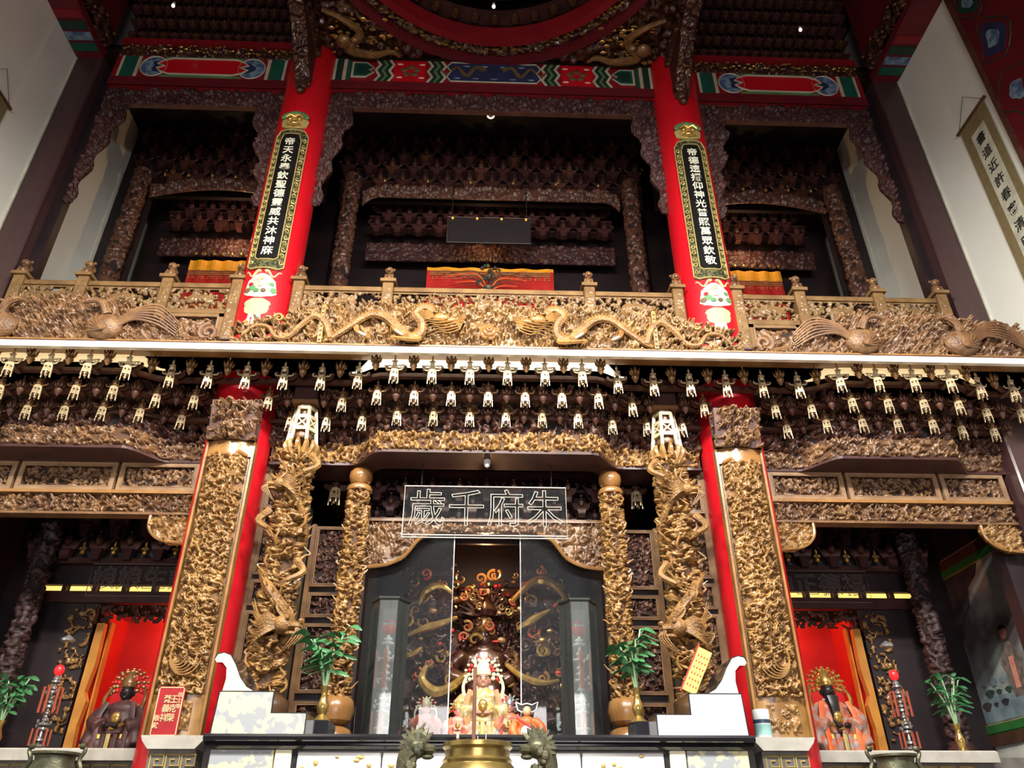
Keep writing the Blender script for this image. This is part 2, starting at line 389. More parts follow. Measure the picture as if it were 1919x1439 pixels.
def relief(name, H, w, h, depth, m, parent=None, origin=(0,0,0), fmap=None, cut=None, back=0.012, keep=None, smooth=True, flipx=False, ground=None):
    """H -> solid carved panel, front facing -Y, lower edge centre at origin. fmap(x,d,z)->(X,Y,Z) bends it."""
    if flipx: H = H[:, ::-1]
    if ground:  # darker sheet behind the pierced relief, painting shade into its crevices
        if cut is None: cut = .03
        gx, gz = np.meshgrid(np.linspace(-w/2, w/2, max(3, int(w/.03))), np.linspace(0, h, max(3, int(h/.03)) if fmap is not None else 2))
        gd = np.full_like(gx, -.002)
        gv = np.stack(fmap(gx, gd, gz), -1) if fmap is not None else np.stack([gx, -gd, gz], -1)
        a_, b_ = gx.shape; ii = np.arange(a_*b_).reshape(a_, b_)
        gme = mesh_np('ground', gv.reshape(-1, 3), np.stack([ii[:-1,:-1].ravel(), ii[:-1,1:].ravel(), ii[1:,1:].ravel(), ii[1:,:-1].ravel()], 1), True)
        link('ground', gme, ground, parent, Vector(origin)-(wloc(parent) if parent is not None else Vector((0,0,0))))
    ny, nx = H.shape
    xs = np.linspace(-w/2, w/2, nx); zs = np.linspace(0, h, ny)
    X, Z = np.meshgrid(xs, zs)
    cell = np.maximum(np.maximum(H[:-1,:-1], H[1:,:-1]), np.maximum(H[:-1,1:], H[1:,1:]))
    M = np.ones((ny-1, nx-1), bool)
    if cut is not None: M &= cell > cut
    if keep is not None:
        xc = (X[:-1,:-1]+X[1:,1:])/2; zc = (Z[:-1,:-1]+Z[1:,1:])/2
        M &= keep(xc, zc)
    D = np.clip(H, 0, 1.3)*depth
    if fmap is None: fr = np.stack([X, -D, Z], -1); bk = np.stack([X, np.full_like(X, back), Z], -1)
    else:
        fr = np.stack(fmap(X, D, Z), -1); bk = np.stack(fmap(X, np.full_like(X, -back), Z), -1)
    V = np.concatenate([fr.reshape(-1,3), bk.reshape(-1,3)]); N = nx*ny
    idx = np.arange(N).reshape(ny, nx)
    a, b, c, d = idx[:-1,:-1][M], idx[:-1,1:][M], idx[1:,1:][M], idx[1:,:-1][M]
    F = [np.stack([a, b, c, d], 1)]
    if cut is not None or keep is not None: F.append(np.stack([d, c, b, a], 1)+N)
    P = np.pad(M, 1)
    def side(cond, p, q):
        i = p[cond]; j = q[cond]
        if len(i): F.append(np.stack([j, i, i+N, j+N], 1))
    I = idx
    side(M & ~P[:-2,1:-1], I[:-1,:-1], I[:-1,1:]); side(M & ~P[2:,1:-1], I[1:,1:], I[1:,:-1])
    side(M & ~P[1:-1,:-2], I[1:,:-1], I[:-1,:-1]); side(M & ~P[1:-1,2:], I[:-1,1:], I[1:,1:])
    F = np.concatenate(F)
    used = np.unique(F); remap = np.zeros(2*N, np.int64); remap[used] = np.arange(len(used))
    me = mesh_np(name, V[used], remap[F], smooth)
    off = wloc(parent) if parent is not None else Vector((0,0,0))
    return link(name, me, m, parent, Vector(origin)-off)

# ---- lettering
TXT = {}
def glyph(ch, size, ext=0.003, outline=0.0):
    key = (ch, size, ext, outline)
    if key in TXT: return TXT[key]
    c = bpy.data.curves.new('glyph', 'FONT'); c.body = ch; c.size = size; c.align_x = 'CENTER'; c.align_y = 'CENTER'; c.resolution_u = 2
    if not outline: c.offset = size*.014
    if outline: c.fill_mode = 'NONE'; c.bevel_depth = outline; c.bevel_resolution = 0
    else: c.extrude = ext
    o = bpy.data.objects.new('glyph', c); COL.objects.link(o)
    dg = bpy.context.evaluated_depsgraph_get(); dg.update()
    me = bpy.data.meshes.new_from_object(o.evaluated_get(dg)); me.name = 'glyph'
    bpy.data.objects.remove(o); bpy.data.curves.remove(c)
    me.materials.clear(); TXT[key] = me
    return me
def letter(ch, size, m, parent, pos, rot=(PI/2,0,0), ext=0.003, outline=0.0, name='character', sx=1.0):
    o = link(name, glyph(ch, size, ext, outline), m, parent, Vector(pos)-(wloc(parent) if parent else Vector((0,0,0))))
    o.rotation_euler = rot; o.scale = (sx,1,1)
    return o
def sstep(t): t = np.clip(t, 0, 1); return t*t*(3-2*t)
def bulge(x):
    ax = np.abs(x)
    return np.maximum(sstep((1.16-ax)/.26), sstep((.78-np.abs(ax-3.5))/.3))
# ================================================================== SETTING
def ring(mb, prof, c, n=64, a0=0.0, a1=2*PI):
    full = abs(a1-a0-2*PI) < 1e-6; k = len(prof); N = n if full else n+1
    vs = [(c[0]+r*math.cos(a0+(a1-a0)*i/n), c[1]+r*math.sin(a0+(a1-a0)*i/n), c[2]+z) for i in range(N) for r, z in prof]
    fs = []
    for i in range(n):
        j = (i+1) % N
        for q in range(k): fs.append((i*k+q, i*k+(q+1)%k, j*k+(q+1)%k, j*k+q))
    if not full: fs += [tuple(range(k)), tuple(reversed(range((N-1)*k, N*k)))]
    return mb.add(vs, fs)
def cyl_shape(name, rows, cx, cy, r, t, m, parent, nx=10):
    """rows: (z, left, right) arc offsets; wraps a thin inlay round a column, facing -Y"""
    V = []; F = []; n = nx+1; k = len(rows)
    for rr in (r+t, r-0.004):
        for z, a, b in rows:
            for i in range(n):
                s = a+(b-a)*i/nx; th = s/r; V.append((cx+rr*math.sin(th), cy-rr*math.cos(th), z))
    N = n*k
    for j in range(k-1):
        for i in range(nx):
            q = j*n+i; F.append((q, q+1, q+n+1, q+n)); F.append((q+N, q+N+n, q+N+n+1, q+N+1))
        F.append((j*n, j*n+n, j*n+n+N, j*n+N)); e = j*n+nx; F.append((e, e+N, e+n+N, e+n))
    for i in range(nx):
        F.append((i, i+N, i+1+N, i+1)); e = (k-1)*n+i; F.append((e, e+1, e+1+N, e+N))
    off = wloc(parent); V = [(x-off.x, y-off.y, z-off.z) for x, y, z in V]
    me = mesh_np(name, V, F, True); o = link(name, me, m, parent); autosmooth(o, 35); return o
def outline_rows(pts, n=14):
    """symmetric outline from (z, halfwidth) control points"""
    zs = [p[0] for p in pts]; out = []
    for (z0, h0), (z1, h1) in zip(pts[:-1], pts[1:]):
        for i in range(n): f = i/n; out.append((z0+(z1-z0)*f, -(h0+(h1-h0)*f), h0+(h1-h0)*f))
    z, h = pts[-1]; out.append((z, -h, h)); return out

struct(MB().box(-4.9, 4.9, -5, 8.8, -0.1, 0).build('floor', 'floor_stone'), 'dark polished stone floor of the temple hall', 'floor')
struct(MB().box(-5.05, -4.9, -5, 8.8, 0, 11.4).build('wall_left', 'plaster'), 'pale grey plaster side wall on the left', 'wall')
struct(MB().box(4.9, 5.05, -5, 8.8, 0, 11.4).build('wall_right', 'plaster'), 'pale grey plaster side wall on the right', 'wall')
struct(MB().box(-4.9, 4.9, 8.6, 8.8, 0, 11.4).build('wall_back', 'wood_black'), 'dark wooden back wall behind the shrines', 'wall')
struct(MB().box(-4.9, 4.9, -5, 8.8, 11.3, 11.45).build('ceiling', 'wood_dark'), 'dark wooden ceiling boards above the coffers', 'ceiling')
pl = struct(MB().box(-4.9, 4.9, 6.32, 8.6, 0, 2.18).build('shrine_platform', 'dark_stone'), 'dark stone platform under the shrines', 'platform')

# corner pillars against the side walls
for s, side in ((-1, 'left'), (1, 'right')):
    t = thing('corner_pillar', 'dark brown timber corner pillar against the %s plaster wall' % side, 'pillar', (s*4.7, 6.05, 0), 'corner pillars')
    MB().bevbox(min(s*4.60, s*4.9), max(s*4.60, s*4.9), 5.98, 6.3, 0, 9.62, .015).build('post', 'wood_pillar', t)
    MB().box(min(s*4.42, s*4.6), max(s*4.42, s*4.6), 6.255, 6.4, 0, 5.15).build('inner_post', 'wood_black', t)
    MB().box(min(s*4.48, s*4.6), max(s*4.48, s*4.6), 6.12, 6.22, 5.3, 9.5).build('inner_post', 'wood_black', t)
    MB().box(min(s*4.885, s*4.899), max(s*4.885, s*4.899), 5.962, 5.98, 5.13, 9.55).build('edge_strip', 'porcelain', t)
# painted pillar nearer the visitor on the right wall
t = thing('painted_panel', 'dark red panel painted with green cloud scrolls on the right wall', 'panel', (4.88, 4.0, 0))
MB().box(4.86, 4.9, 3.0, 4.80, 0, 9.56).build('board', 'paint_crimson', t)
MB().box(4.85, 4.9, 4.80, 4.865, 0, 9.56).build('edge_board', 'wood_brown', t)
R = random.Random(5)
for k in range(33):
    z = 3.6+(k//3)*.66+.2*R.random(); yy = (4.52, 3.95, 3.38)[k % 3]+.1*R.random(); q = R.uniform(.11, .17)
    if z > 9.15: continue
    sh = lambda f: [(yy+q*f*1.1*math.cos(a)*(1+.25*math.cos(3*a+k)), z+q*f*1.6*math.sin(a)*(1+.25*math.sin(2*a))) for a in [2*PI*i/20 for i in range(20)]]
    pts = [(4.858, u, v) for u, v in sh(1.25)]; MB().tube(pts+[pts[0]], .007, 5).build('cloud_outline', 'paint_dark_green', t)
    MB().prism(sh(.95), 4.855, 4.862, 'x').build('cloud', ['paint_dark_green', 'paint_blue', 'paint_crimson', 'paint_dark_green'][k % 4], t)
    MB().prism(sh(.5), 4.852, 4.862, 'x').build('cloud_heart', ['paint_sky', 'paint_red', 'paint_ochre'][k % 3], t)

# red columns with their couplet plaques
CX, CY, CR = 2.16, 6.1, 0.27
couplets = {-1: '帝天永奉欽聖德靈威共沐神庥', 1: '帝德遠播仰神光普照萬眾欽敬'}
for s, side in ((-1, 'left'), (1, 'right')):
    c = thing('red_column', 'tall round red lacquered column on the %s, running through both storeys' % side, 'column', (s*CX, CY, 0), 'red lacquered columns')
    MB().lathe([(CR, 0), (CR, 3), (CR, 6), (CR, 9.9)], (s*CX, CY, 0), 40).build('shaft', 'lacquer_red', c, True)
    # painted flower basket, jade vase and tassels below the plaque
    bk = cyl_shape('painted_basket', outline_rows([(6.0, .03), (6.03, .12), (6.06, .16), (6.10, .15), (6.2, .13), (6.26, .06), (6.28, .02)], 4), s*CX, CY, CR, .004, 'porcelain', c)
    spots = [(0, 6.135, .055, 'peony_pink'), (-.075, 6.11, .035, 'paint_leaf_green'), (.075, 6.12, .038, 'porcelain'), (-.05, 6.185, .034, 'ribbon_pink'), (.05, 6.19, .03, 'peony_pink'), (-.12, 6.085, .03, 'paint_ochre'), (.125, 6.09, .03, 'paint_leaf_green'), (0, 6.225, .026, 'notice_letter'), (-.09, 6.15, .022, 'notice_red'), (.10, 6.155, .022, 'paint_leaf_green'), (-.03, 6.075, .025, 'paint_leaf_green'), (.035, 6.075, .022, 'paint_ochre'), (.0, 6.14, .026, 'ribbon_pink')]
    for k, (a, z, q, mm) in enumerate(spots):
        cyl_shape('peony', [(z+q*math.sin(u)*.9, a-q*math.cos(u), a+q*math.cos(u)) for u in [-1.5+3.0*i/7 for i in range(8)]], s*CX, CY, CR, .007+.0009*k, mm, c, 4)
    for e in (-1, 1):   # curling bat-like scroll under the plaque
        pts = [(e*(.02+.15*f), 6.30-.03*math.sin(f*PI)+.025*math.sin(f*9)) for f in [i/14 for i in range(15)]]
        MB().tube([(s*CX+(CR+.006)*math.sin(a/CR), CY-(CR+.006)*math.cos(a/CR), z) for a, z in pts], taper(15, .016, .006), 5).build('painted_scroll', 'notice_letter', c, True)
    cyl_shape('painted_vase', outline_rows([(5.80, .05), (5.83, .10), (5.88, .115), (5.91, .11), (5.935, .125), (5.96, .11), (5.985, .05)], 4), s*CX, CY, CR, .005, 'jade', c)
    cyl_shape('vase_foot', outline_rows([(5.765, .06), (5.80, .055)], 2), s*CX, CY, CR, .006, 'porcelain', c)
    for k in (-1, 0, 1):
        cyl_shape('tassel', [(z, k*.048-h, k*.048+h) for z, h in ((5.42, .016), (5.45, .02), (5.6, .02), (5.68, .016), (5.74, .02), (5.77, .008))], s*CX, CY, CR, .005, 'porcelain', c, 4)
    for k in range(5):
        z = 5.20+k*.055
        for e in (-1, 1): cyl_shape('tassel_leaf', [(z-.02, e*.035-.018, e*.035+.012), (z, e*.04-.02, e*.04+.02), (z+.02, e*.045-.012, e*.045+.018)], s*CX, CY, CR, .004, 'porcelain', c, 3)
    p = thing('couplet_plaque', 'long black couplet plaque with pale characters curved round the %s red column' % side, 'plaque', (s*CX, CY-CR, 6.3), 'couplet plaques')
    zb, zt = 6.33, 8.30
    full = [(zb, .13), (zb+.04, .175), (zt-.12, .175), (zt-.04, .13), (zt, .06)]
    cyl_shape('border', outline_rows(full, 6), s*CX, CY, CR, .012, 'sign_border', p, 14)
    cyl_shape('field', outline_rows([(zb+.11, .07), (zb+.15, .10), (zt-.20, .10), (zt-.11, .07)], 8), s*CX, CY, CR, .019, 'sign_black', p, 12)
    for h0, dz, name in ((.170, .0, 'outer_bead'), (.104, .105, 'inner_bead')):
        pp = []
        prof = [(zb+.01+dz, h0*.72), (zb+.045+dz, h0), (zt-.125-dz*.75, h0), (zt-.05-dz*.6, h0*.72)]
        loop = [(z, -h) for z, h in prof]+[(z, h) for z, h in reversed(prof)]
        loop.append(loop[0]); dense = []
        for (z0, a0), (z1, a1) in zip(loop[:-1], loop[1:]):
            for i in range(6): f = i/6; dense.append((z0+(z1-z0)*f, a0+(a1-a0)*f))
        dense.append(loop[0])
        MB().tube([(s*CX+(CR+.018)*math.sin(a/CR), CY-(CR+.018)*math.cos(a/CR), z) for z, a in dense], .0065, 5).build(name, 'pale_gold', p)
    Rr = random.Random(3)
    for e in (-1, 1):       # leaf scroll running up the border
        for k in range(22):
            z = zb+.10+k*(zt-zb-.22)/22; a = e*.138; q = .022
            pts = [(s*CX+(CR+.02)*math.sin((a+q*(1-.7*i/9)*math.cos(k*PI+i*.75))/CR), CY-(CR+.02)*math.cos((a+q*(1-.7*i/9)*math.cos(k*PI+i*.75))/CR), z+.03*(1-.6*i/9)*math.sin(i*.75)*(1 if k % 2 else -1)) for i in range(10)]
            MB().tube(pts, taper(10, .007, .003), 4).build('leaf_scroll', 'pale_gold', p)
    txt = couplets[s]
    for i, ch in enumerate(txt):
        letter(ch, .115, 'sign_white', p, (s*CX, CY-CR-.0235, zt-.25-i*(zt-zb-.46)/12), ext=.002)
    # lion head crest on top
    cyl_shape('crest', outline_rows([(zt-.02, .07), (zt+.02, .13), (zt+.10, .145), (zt+.19, .12), (zt+.23, .06)], 5), s*CX, CY, CR, .016, 'pale_gold', p, 10)
    fy = CY-CR-.02
    face = MB()
    face.ball((s*CX, fy, zt+.05), (.05, .03, .03)).ball((s*CX-.05, fy, zt+.11), (.03, .025, .025)).ball((s*CX+.05, fy, zt+.11), (.03, .025, .025))
    face.tube([(s*CX-.10, fy, zt+.13), (s*CX-.05, fy-.012, zt+.17), (s*CX, fy, zt+.145), (s*CX+.05, fy-.012, zt+.17), (s*CX+.10, fy, zt+.13)], .016, 6)
    face.tube([(s*CX-.07, fy, zt+.03), (s*CX, fy-.015, zt+.0), (s*CX+.07, fy, zt+.03)], .014, 6)
    face.build('lion_face', 'bright_gilding', p, True)
    for k in range(9):
        a = -1.3+2.6*k/8
        MB().ball((s*CX+.13*math.sin(a), fy+.012, zt+.12+.10*math.cos(a)), (.028, .018, .028)).build('mane_curl', 'paint_leaf_green', p, True)

# ------------------------------------------------------------------ painted beams
BY = 6.02   # front face of beams
def slab(mb, x0, x1, z0, z1, d=0.006): return mb.box(x0, x1, BY-d, BY+.01, z0, z1)
def painted_beam(label, x0, x1, z0, z1, central):
    b = thing('painted_beam', label, 'beam', ((x0+x1)/2, BY, z0), 'painted beams')
    MB().box(x0, x1, BY, BY+.22, z0-.14, z1).build('timber', 'paint_red', b)
    MB().box(x0, x1, BY-.012, BY+.01, z0-.14, z0-.012).build('lower_fascia', 'paint_crimson', b)
    w = x1-x0
    def P(name, poly, m, d=.006): MB().prism(poly, BY-d, BY+.01, 'y').build(name, m, b)
    def R(name, a, c, m, d=.006, za=z0+.01, zc=z1-.01): MB().box(a, c, BY-d, BY+.01, za, zc).build(name, m, b)
    h = z1-z0; zm = (z0+z1)/2
    if not central:
        for e, q in ((x0, 1), (x1, -1)):
            lo = lambda a, c: (min(e+q*a, e+q*c), max(e+q*a, e+q*c))
            R('painted_band', *lo(.06, .09), 'paint_cream'); R('painted_band', *lo(.09, .24), 'paint_green'); R('painted_band', *lo(.25, .29), 'paint_cream')
            cx = e+q*.46
            MB().prism([(cx+.15*math.cos(a), zm+.17*math.sin(a)) for a in [2*PI*i/20 for i in range(20)]], BY-.008, BY+.01).build('cloud_collar', 'paint_sky', b)
            MB().prism([(cx+q*.06+.085*math.cos(a)*(1+.3*math.cos(3*a)), zm+.10*math.sin(a)) for a in [2*PI*i/20 for i in range(20)]], BY-.012, BY+.01).build('cloud_heart', 'paint_blue', b)
            MB().tube([(cx+.155*math.cos(a), BY-.008, zm+.175*math.sin(a)) for a in [2*PI*i/24 for i in range(25)]], .008, 4).build('cloud_line', 'paint_cream', b)
        a0, a1 = x0+.56, x1-.56
        car = [(a0+.10, z0+.05), (a1-.10, z0+.05), (a1, z0+.09), (a1+.06, zm-.04), (a1-.03, zm), (a1+.06, zm+.04), (a1, z1-.09), (a1-.10, z1-.05), (a0+.10, z1-.05), (a0, z1-.09), (a0-.06, zm+.04), (a0+.03, zm), (a0-.06, zm-.04), (a0, z0+.09)]
        P('cartouche', car, 'lacquer_red', .014)
        MB().tube([(x, BY-.016, z) for x, z in car+[car[0]]], .011, 5).build('cartouche_line', 'paint_cream', b)
        for z in (z0+.025, z1-.025): MB().box(a0, a1, BY-.01, BY+.01, z-.012, z+.012).build('cartouche_rule', 'paint_leaf_green', b)
    else:
        for e, q in ((x0, 1), (x1, -1)):
            lo = lambda a, c: (min(e+q*a, e+q*c), max(e+q*a, e+q*c))
            for a, c, m in ((.02, .05, 'paint_cream'), (.05, .12, 'paint_dark_green'), (.13, .17, 'paint_cream'), (.18, .22, 'paint_green')):
                R('painted_band', *lo(a, c), m)
            zz = lambda off, wd: [(e+q*(off+dx), z) for dx, z in ((0, z0+.01), (.05, z0+h*.25), (0, zm), (.05, z0+h*.75), (0, z1-.01))]+[(e+q*(off+wd+dx), z) for dx, z in ((0, z1-.01), (.05, z0+h*.75), (0, zm), (.05, z0+h*.25), (0, z0+.01))]
            for k, m in enumerate(('paint_cream', 'paint_dark_green', 'paint_leaf_green', 'paint_dark_green', 'paint_cream')):
                P('chevron_band', zz(.50+.04*k, .032), m, .008)
                P('chevron_band', zz(1.12+.04*k, .032), m, .008)
            for k, (m, g) in enumerate((('paint_cream', .0), ('paint_green', .025), ('paint_dark_green', .06))):
                P('arrow_panel', [(e+q*(.23+g), z0+.06+g), (e+q*(.40), z0+.06+g), (e+q*(.50-g*.6), zm-.04), (e+q*(.44-g*.5), zm), (e+q*(.50-g*.6), zm+.04), (e+q*(.40), z1-.06-g), (e+q*(.23+g), z1-.06-g)], m, .007+.002*k)
            cx = e+q*.93
            P('red_field', [(e+q*.73, z0+.02), (e+q*1.11, z0+.02), (e+q*1.11, z1-.02), (e+q*.73, z1-.02)], 'lacquer_red', .005)
            for k in range(5):
                aa = 2*PI*k/5+.3; xx = cx+.08*math.cos(aa); z_ = zm+.07*math.sin(aa)
                MB().ball((xx, BY-.006, z_), (.045, .01, .04), 8, 4).build('painted_flower', 'paint_ochre', b, True)
            for k in range(4):
                MB().ball((cx+(-.13, .13, -.13, .13)[k], BY-.006, zm+(.12, .12, -.12, -.12)[k]), (.04, .008, .015), 8, 4).build('painted_bat', 'peony_pink', b, True)
        a0, a1 = x0+1.36, x1-1.36
        car = [(a0+.05, z0+.03), (a1-.05, z0+.03), (a1, zm-.09), (a1-.05, zm), (a1, zm+.09), (a1-.05, z1-.03), (a0+.05, z1-.03), (a0, zm+.09), (a0+.05, zm), (a0, zm-.09)]
        P('blue_cartouche', car, 'paint_blue', .010)
        MB().tube([(x, BY-.012, z) for x, z in car+[car[0]]], .009, 5).build('cartouche_line', 'paint_cream', b)
        for q in (-1, 1):
            cxm = (x0+x1)/2
            pts = bez([(cxm+q*.10, BY-.014, zm+.04), (cxm+q*.22, BY-.014, zm+.09), (cxm+q*.32, BY-.014, zm-.07), (cxm+q*.44, BY-.014, zm+.08), (cxm+q*.56, BY-.014, zm-.05), (cxm+q*.64, BY-.014, zm+.05)], 5)
            MB().tube(pts, taper(len(pts), .035, .01), 6, .3).build('painted_dragon', 'paint_ochre', b, True)
        for k in range(9):
            MB().ball((a0+.12+(a1-a0-.24)*k/8, BY-.011, zm+(.11 if k % 2 else -.11)), (.045, .006, .013), 8, 4).build('painted_cloud', 'paint_sky', b, True)
    return b
painted_beam('red beam with red cartouche painted between blue clouds, left bay', -4.46, -2.40, 9.30, 9.68, False)
painted_beam('red beam with red cartouche painted between blue clouds, right bay', 2.40, 4.46, 9.30, 9.68, False)
painted_beam('painted beam with blue dragon cartouche between green chevrons, centre bay', -1.92, 1.92, 9.34, 9.74, True)
# gilded strip and red rail over the side beams, bracket cups above
def cup_mesh():
    m = MB()
    m.prism([(-.05, .0), (-.035, -.03), (.035, -.03), (.05, .0), (.05, .025), (-.05, .025)], -.05, .04)
    m.ball((0, -.055, .01), (.022, .02, .03), 6, 4); m.prism([(-.012, -.06), (.012, -.06), (.02, -.03), (-.02, -.03)], -.02, .02)
    return m.mesh('bracket_cup')
CUP = cup_mesh()
for s, side in ((-1, 'left'), (1, 'right')):
    g = thing('gilded_frieze', 'dark carved frieze with gilded leaves above the %s painted beam' % side, 'frieze', (s*3.43, BY, 9.68), 'gilded friezes')
    H = carve(2.06, .19, .010, 21, .08)
    relief('carving', H, 2.06, .19, .04, 'dark_gilding', g, (s*3.43, BY+.02, 9.68), flipx=s > 0)
    R = random.Random(77)
    for k in range(60):
        MB().ball((s*3.43-1.0+2.0*(k+.5)/60+R.uniform(-.02, .02), BY-.03, 9.70+R.uniform(.02, .15)), (R.uniform(.012, .028), .014, R.uniform(.008, .016)), 6, 4).build('gilt_leaf', 'bright_gilding', g, True)
    rl = MB()
    rl.bevbox(s*3.43-1.03, s*3.43+1.03, BY-.05, BY+.1, 9.88, 9.955, .01)
    tag(rl.build('ceiling_rail', 'paint_red'), 'plain red rail under the %s ceiling brackets' % side, 'rail', 'red ceiling rails')
    b = thing('ceiling_brackets', 'dark tiers of bracket cups above the red rail, %s bay' % side, 'brackets', (s*3.43, BY, 9.96), 'ceiling bracket tiers')
    MB().box(s*3.43-1.05, s*3.43+1.05, BY+.12, BY+.2, 9.95, 11.3).build('backing', 'wood_black', b)
    for r in range(5):
        n = 15
        for k in range(n):
            link('bracket_cup', CUP, 'dark_gilding' if (k+r) % 3 == 0 else 'wood_dark', b, Vector((s*3.43-.97+1.94*(k+.5*(r % 2))/n, BY+.02-.05*r, 10.06+.19*r))-wloc(b))
        MB().box(s*3.43-1.03, s*3.43+1.03, BY+.0-.05*r, BY+.14, 10.10+.19*r, 10.13+.19*r).build('tier_board', 'wood_dark', b)
    # beam along the side wall
    wb = thing('side_beam', 'dark red carved beam with gilding along the top of the %s wall' % side, 'beam', (s*4.72, 2, 9.5), 'side wall beams')
    MB().box(min(s*4.58, s*4.9), max(s*4.58, s*4.9), -5, 5.98, 9.56, 11.3).build('timber', 'paint_crimson', wb)
    H = carve(3.0, .32, .014, 31, .12)
    relief('carving', H, 3.0, .32, .05, 'dark_gilding', wb, (0, 0, 0), fmap=lambda x, d, z: (s*4.58-s*d, 4.45+x, 9.66+z) if True else None)
    for k in range(14):
        MB().ball((s*4.52, 5.9-k*.11, 9.7+.25*random.Random(k).random()), (.014, .022, .012), 6, 4).build('gilt_leaf', 'bright_gilding', wb, True)
    for k, m in enumerate(('paint_green', 'paint_sky', 'paint_dark_green', 'paint_red')):
        MB().box(min(s*4.6, s*4.89), max(s*4.6, s*4.89), 5.78-k*.14, 5.88-k*.14, 9.548, 9.562).build('painted_band', m, wb)
    # carved bracket beam running forward from each column
    bb = thing('bracket_beam', 'dark carved gilded bracket jutting forward from the top of the %s red column' % side, 'bracket', (s*CX, 5.8, 9), 'column top brackets')
    MB().prism([(5.86, 9.0), (5.86, 9.95), (3.4, 9.95), (3.4, 9.72), (4.6, 9.62), (5.3, 9.42), (5.62, 9.2)], s*CX-.085, s*CX+.085, 'x').build('body', 'wood_dark', bb)
    H = carve(1.7, .5, .016, 44, .14)
    for e in (-1, 1):
        relief('carving', H, 1.7, .42, .05, 'dark_gilding', bb, (0, 0, 0), fmap=lambda x, d, z: (s*CX+e*(.085+d), 5.0+x, 9.52+z))
    H = carve(.17, 1.6, .014, 45, .12)
    relief('underside_carving', H, .17, 1.5, .05, 'dark_gilding', bb, (0, 0, 0), fmap=lambda x, d, z: (s*CX+x, 5.84-z-d*.4, np.interp(z, [0, .25, .55, 1.25, 1.5], [8.98, 9.2, 9.42, 9.62, 9.66])-d))
    tip = MB(); tip.ball((s*CX, 5.80, 8.97), (.075, .06, .09)).ball((s*CX, 5.79, 8.87), (.05, .045, .05)).tube(bez([(s*CX-.09, 5.8, 9.08), (s*CX-.05, 5.77, 8.98), (s*CX, 5.76, 8.92), (s*CX+.05, 5.77, 8.98), (s*CX+.09, 5.8, 9.08)], 3), .02, 5)
    tip.build('lotus_tip', 'dark_gilding', bb, True)

# ------------------------------------------------------------------ round caisson of the middle ceiling
cs = thing('ceiling_caisson', 'round carved caisson with red rings and gilded corner dragons in the ceiling', 'caisson', (0, 3.95, 9.75))
CC = (0, 3.95, 0)
H = carve(4.15, 4.15, .022, 51, .2, dens=6)
relief('spandrel_carving', H, 4.15, 4.15, .07, 'dark_gilding', cs, (0, 0, 0), fmap=lambda x, d, z: (x, 1.85+z, 9.80-d), keep=lambda x, z: (x**2+(z+1.85-3.95)**2) > 2.05**2)
m = MB(); ring(m, [(1.99, 9.70), (2.08, 9.70), (2.08, 9.80), (1.99, 9.80)], CC); m.build('outer_ring', 'paint_crimson', cs, True)
m = MB(); ring(m, [(1.74, 9.72), (1.83, 9.72), (1.83, 9.95), (1.74, 9.95)], CC); m.build('inner_ring', 'paint_red', cs, True)
H = carve(12.0, .2, .02, 52, .13)
relief('ring_carving', H, 12.0, .2, .05, 'dark_gilding', cs, (0, 0, 0), fmap=lambda x, d, z: ((1.99-z*.8)*np.cos(x/6*PI), 3.95+(1.99-z*.8)*np.sin(x/6*PI), 9.79+z*.35-d))
R = random.Random(8)
for k in range(90):
    a = PI*(.12+.76*k/89)+R.uniform(-.02, .02); q = R.uniform(1.86, 1.96)
    MB().ball((q*math.cos(a), 3.95+q*math.sin(a), 9.76+.02*R.random()), (.028, .018, .012), 6, 4).build('gilt_leaf', 'bright_gilding', cs, True)
for r in range(4):
    n = 44-6*r; rr = 1.66-.2*r; z = 9.98+.2*r
    m = MB(); ring(m, [(rr-.06, z+.05), (rr+.12, z+.05), (rr+.12, z+.09), (rr-.06, z+.09)], CC, 48); m.build('tier_ring', 'wood_dark', cs, True)
    for k in range(n):
        a = 2*PI*(k+.5*(r % 2))/n
        if math.sin(a) < .25: continue
        o = link('bracket_cup', CUP, 'dark_gilding', cs, Vector((rr*math.cos(a), 3.95+rr*math.sin(a), z))-wloc(cs)); o.rotation_euler = (0, 0, a-PI/2)
m = MB(); ring(m, [(.0, 11.0), (1.9, 10.9), (1.9, 11.2), (0, 11.2)], CC, 40); m.build('dome_boards', 'wood_black', cs)
for s in (-1, 1):   # dragons coiled in the two corners
    pts = bez([(s*1.95, 5.35, 9.68), (s*1.72, 5.45, 9.66), (s*1.55, 5.62, 9.66), (s*1.70, 5.82, 9.66), (s*1.45, 5.9, 9.66), (s*1.22, 5.86, 9.67), (s*1.12, 5.92, 9.67)], 6)
    MB().tube(pts, taper(len(pts), .025, .015, .06), 8).build('corner_dragon', 'gilt_brown', cs, True)
    MB().ball((s*1.75, 5.72, 9.64), (.10, .09, .06)).ball((s*1.62, 5.68, 9.62), (.05, .04, .04)).build('dragon_head', 'gilt_brown', cs, True)
    for k in range(46):
        MB().ball((s*(1.15+.75*R.random()), 5.4+.55*R.random(), 9.715), (R.uniform(.02, .045), R.uniform(.012, .03), .014), 6, 4).build('gilt_leaf', 'bright_gilding', cs, True)
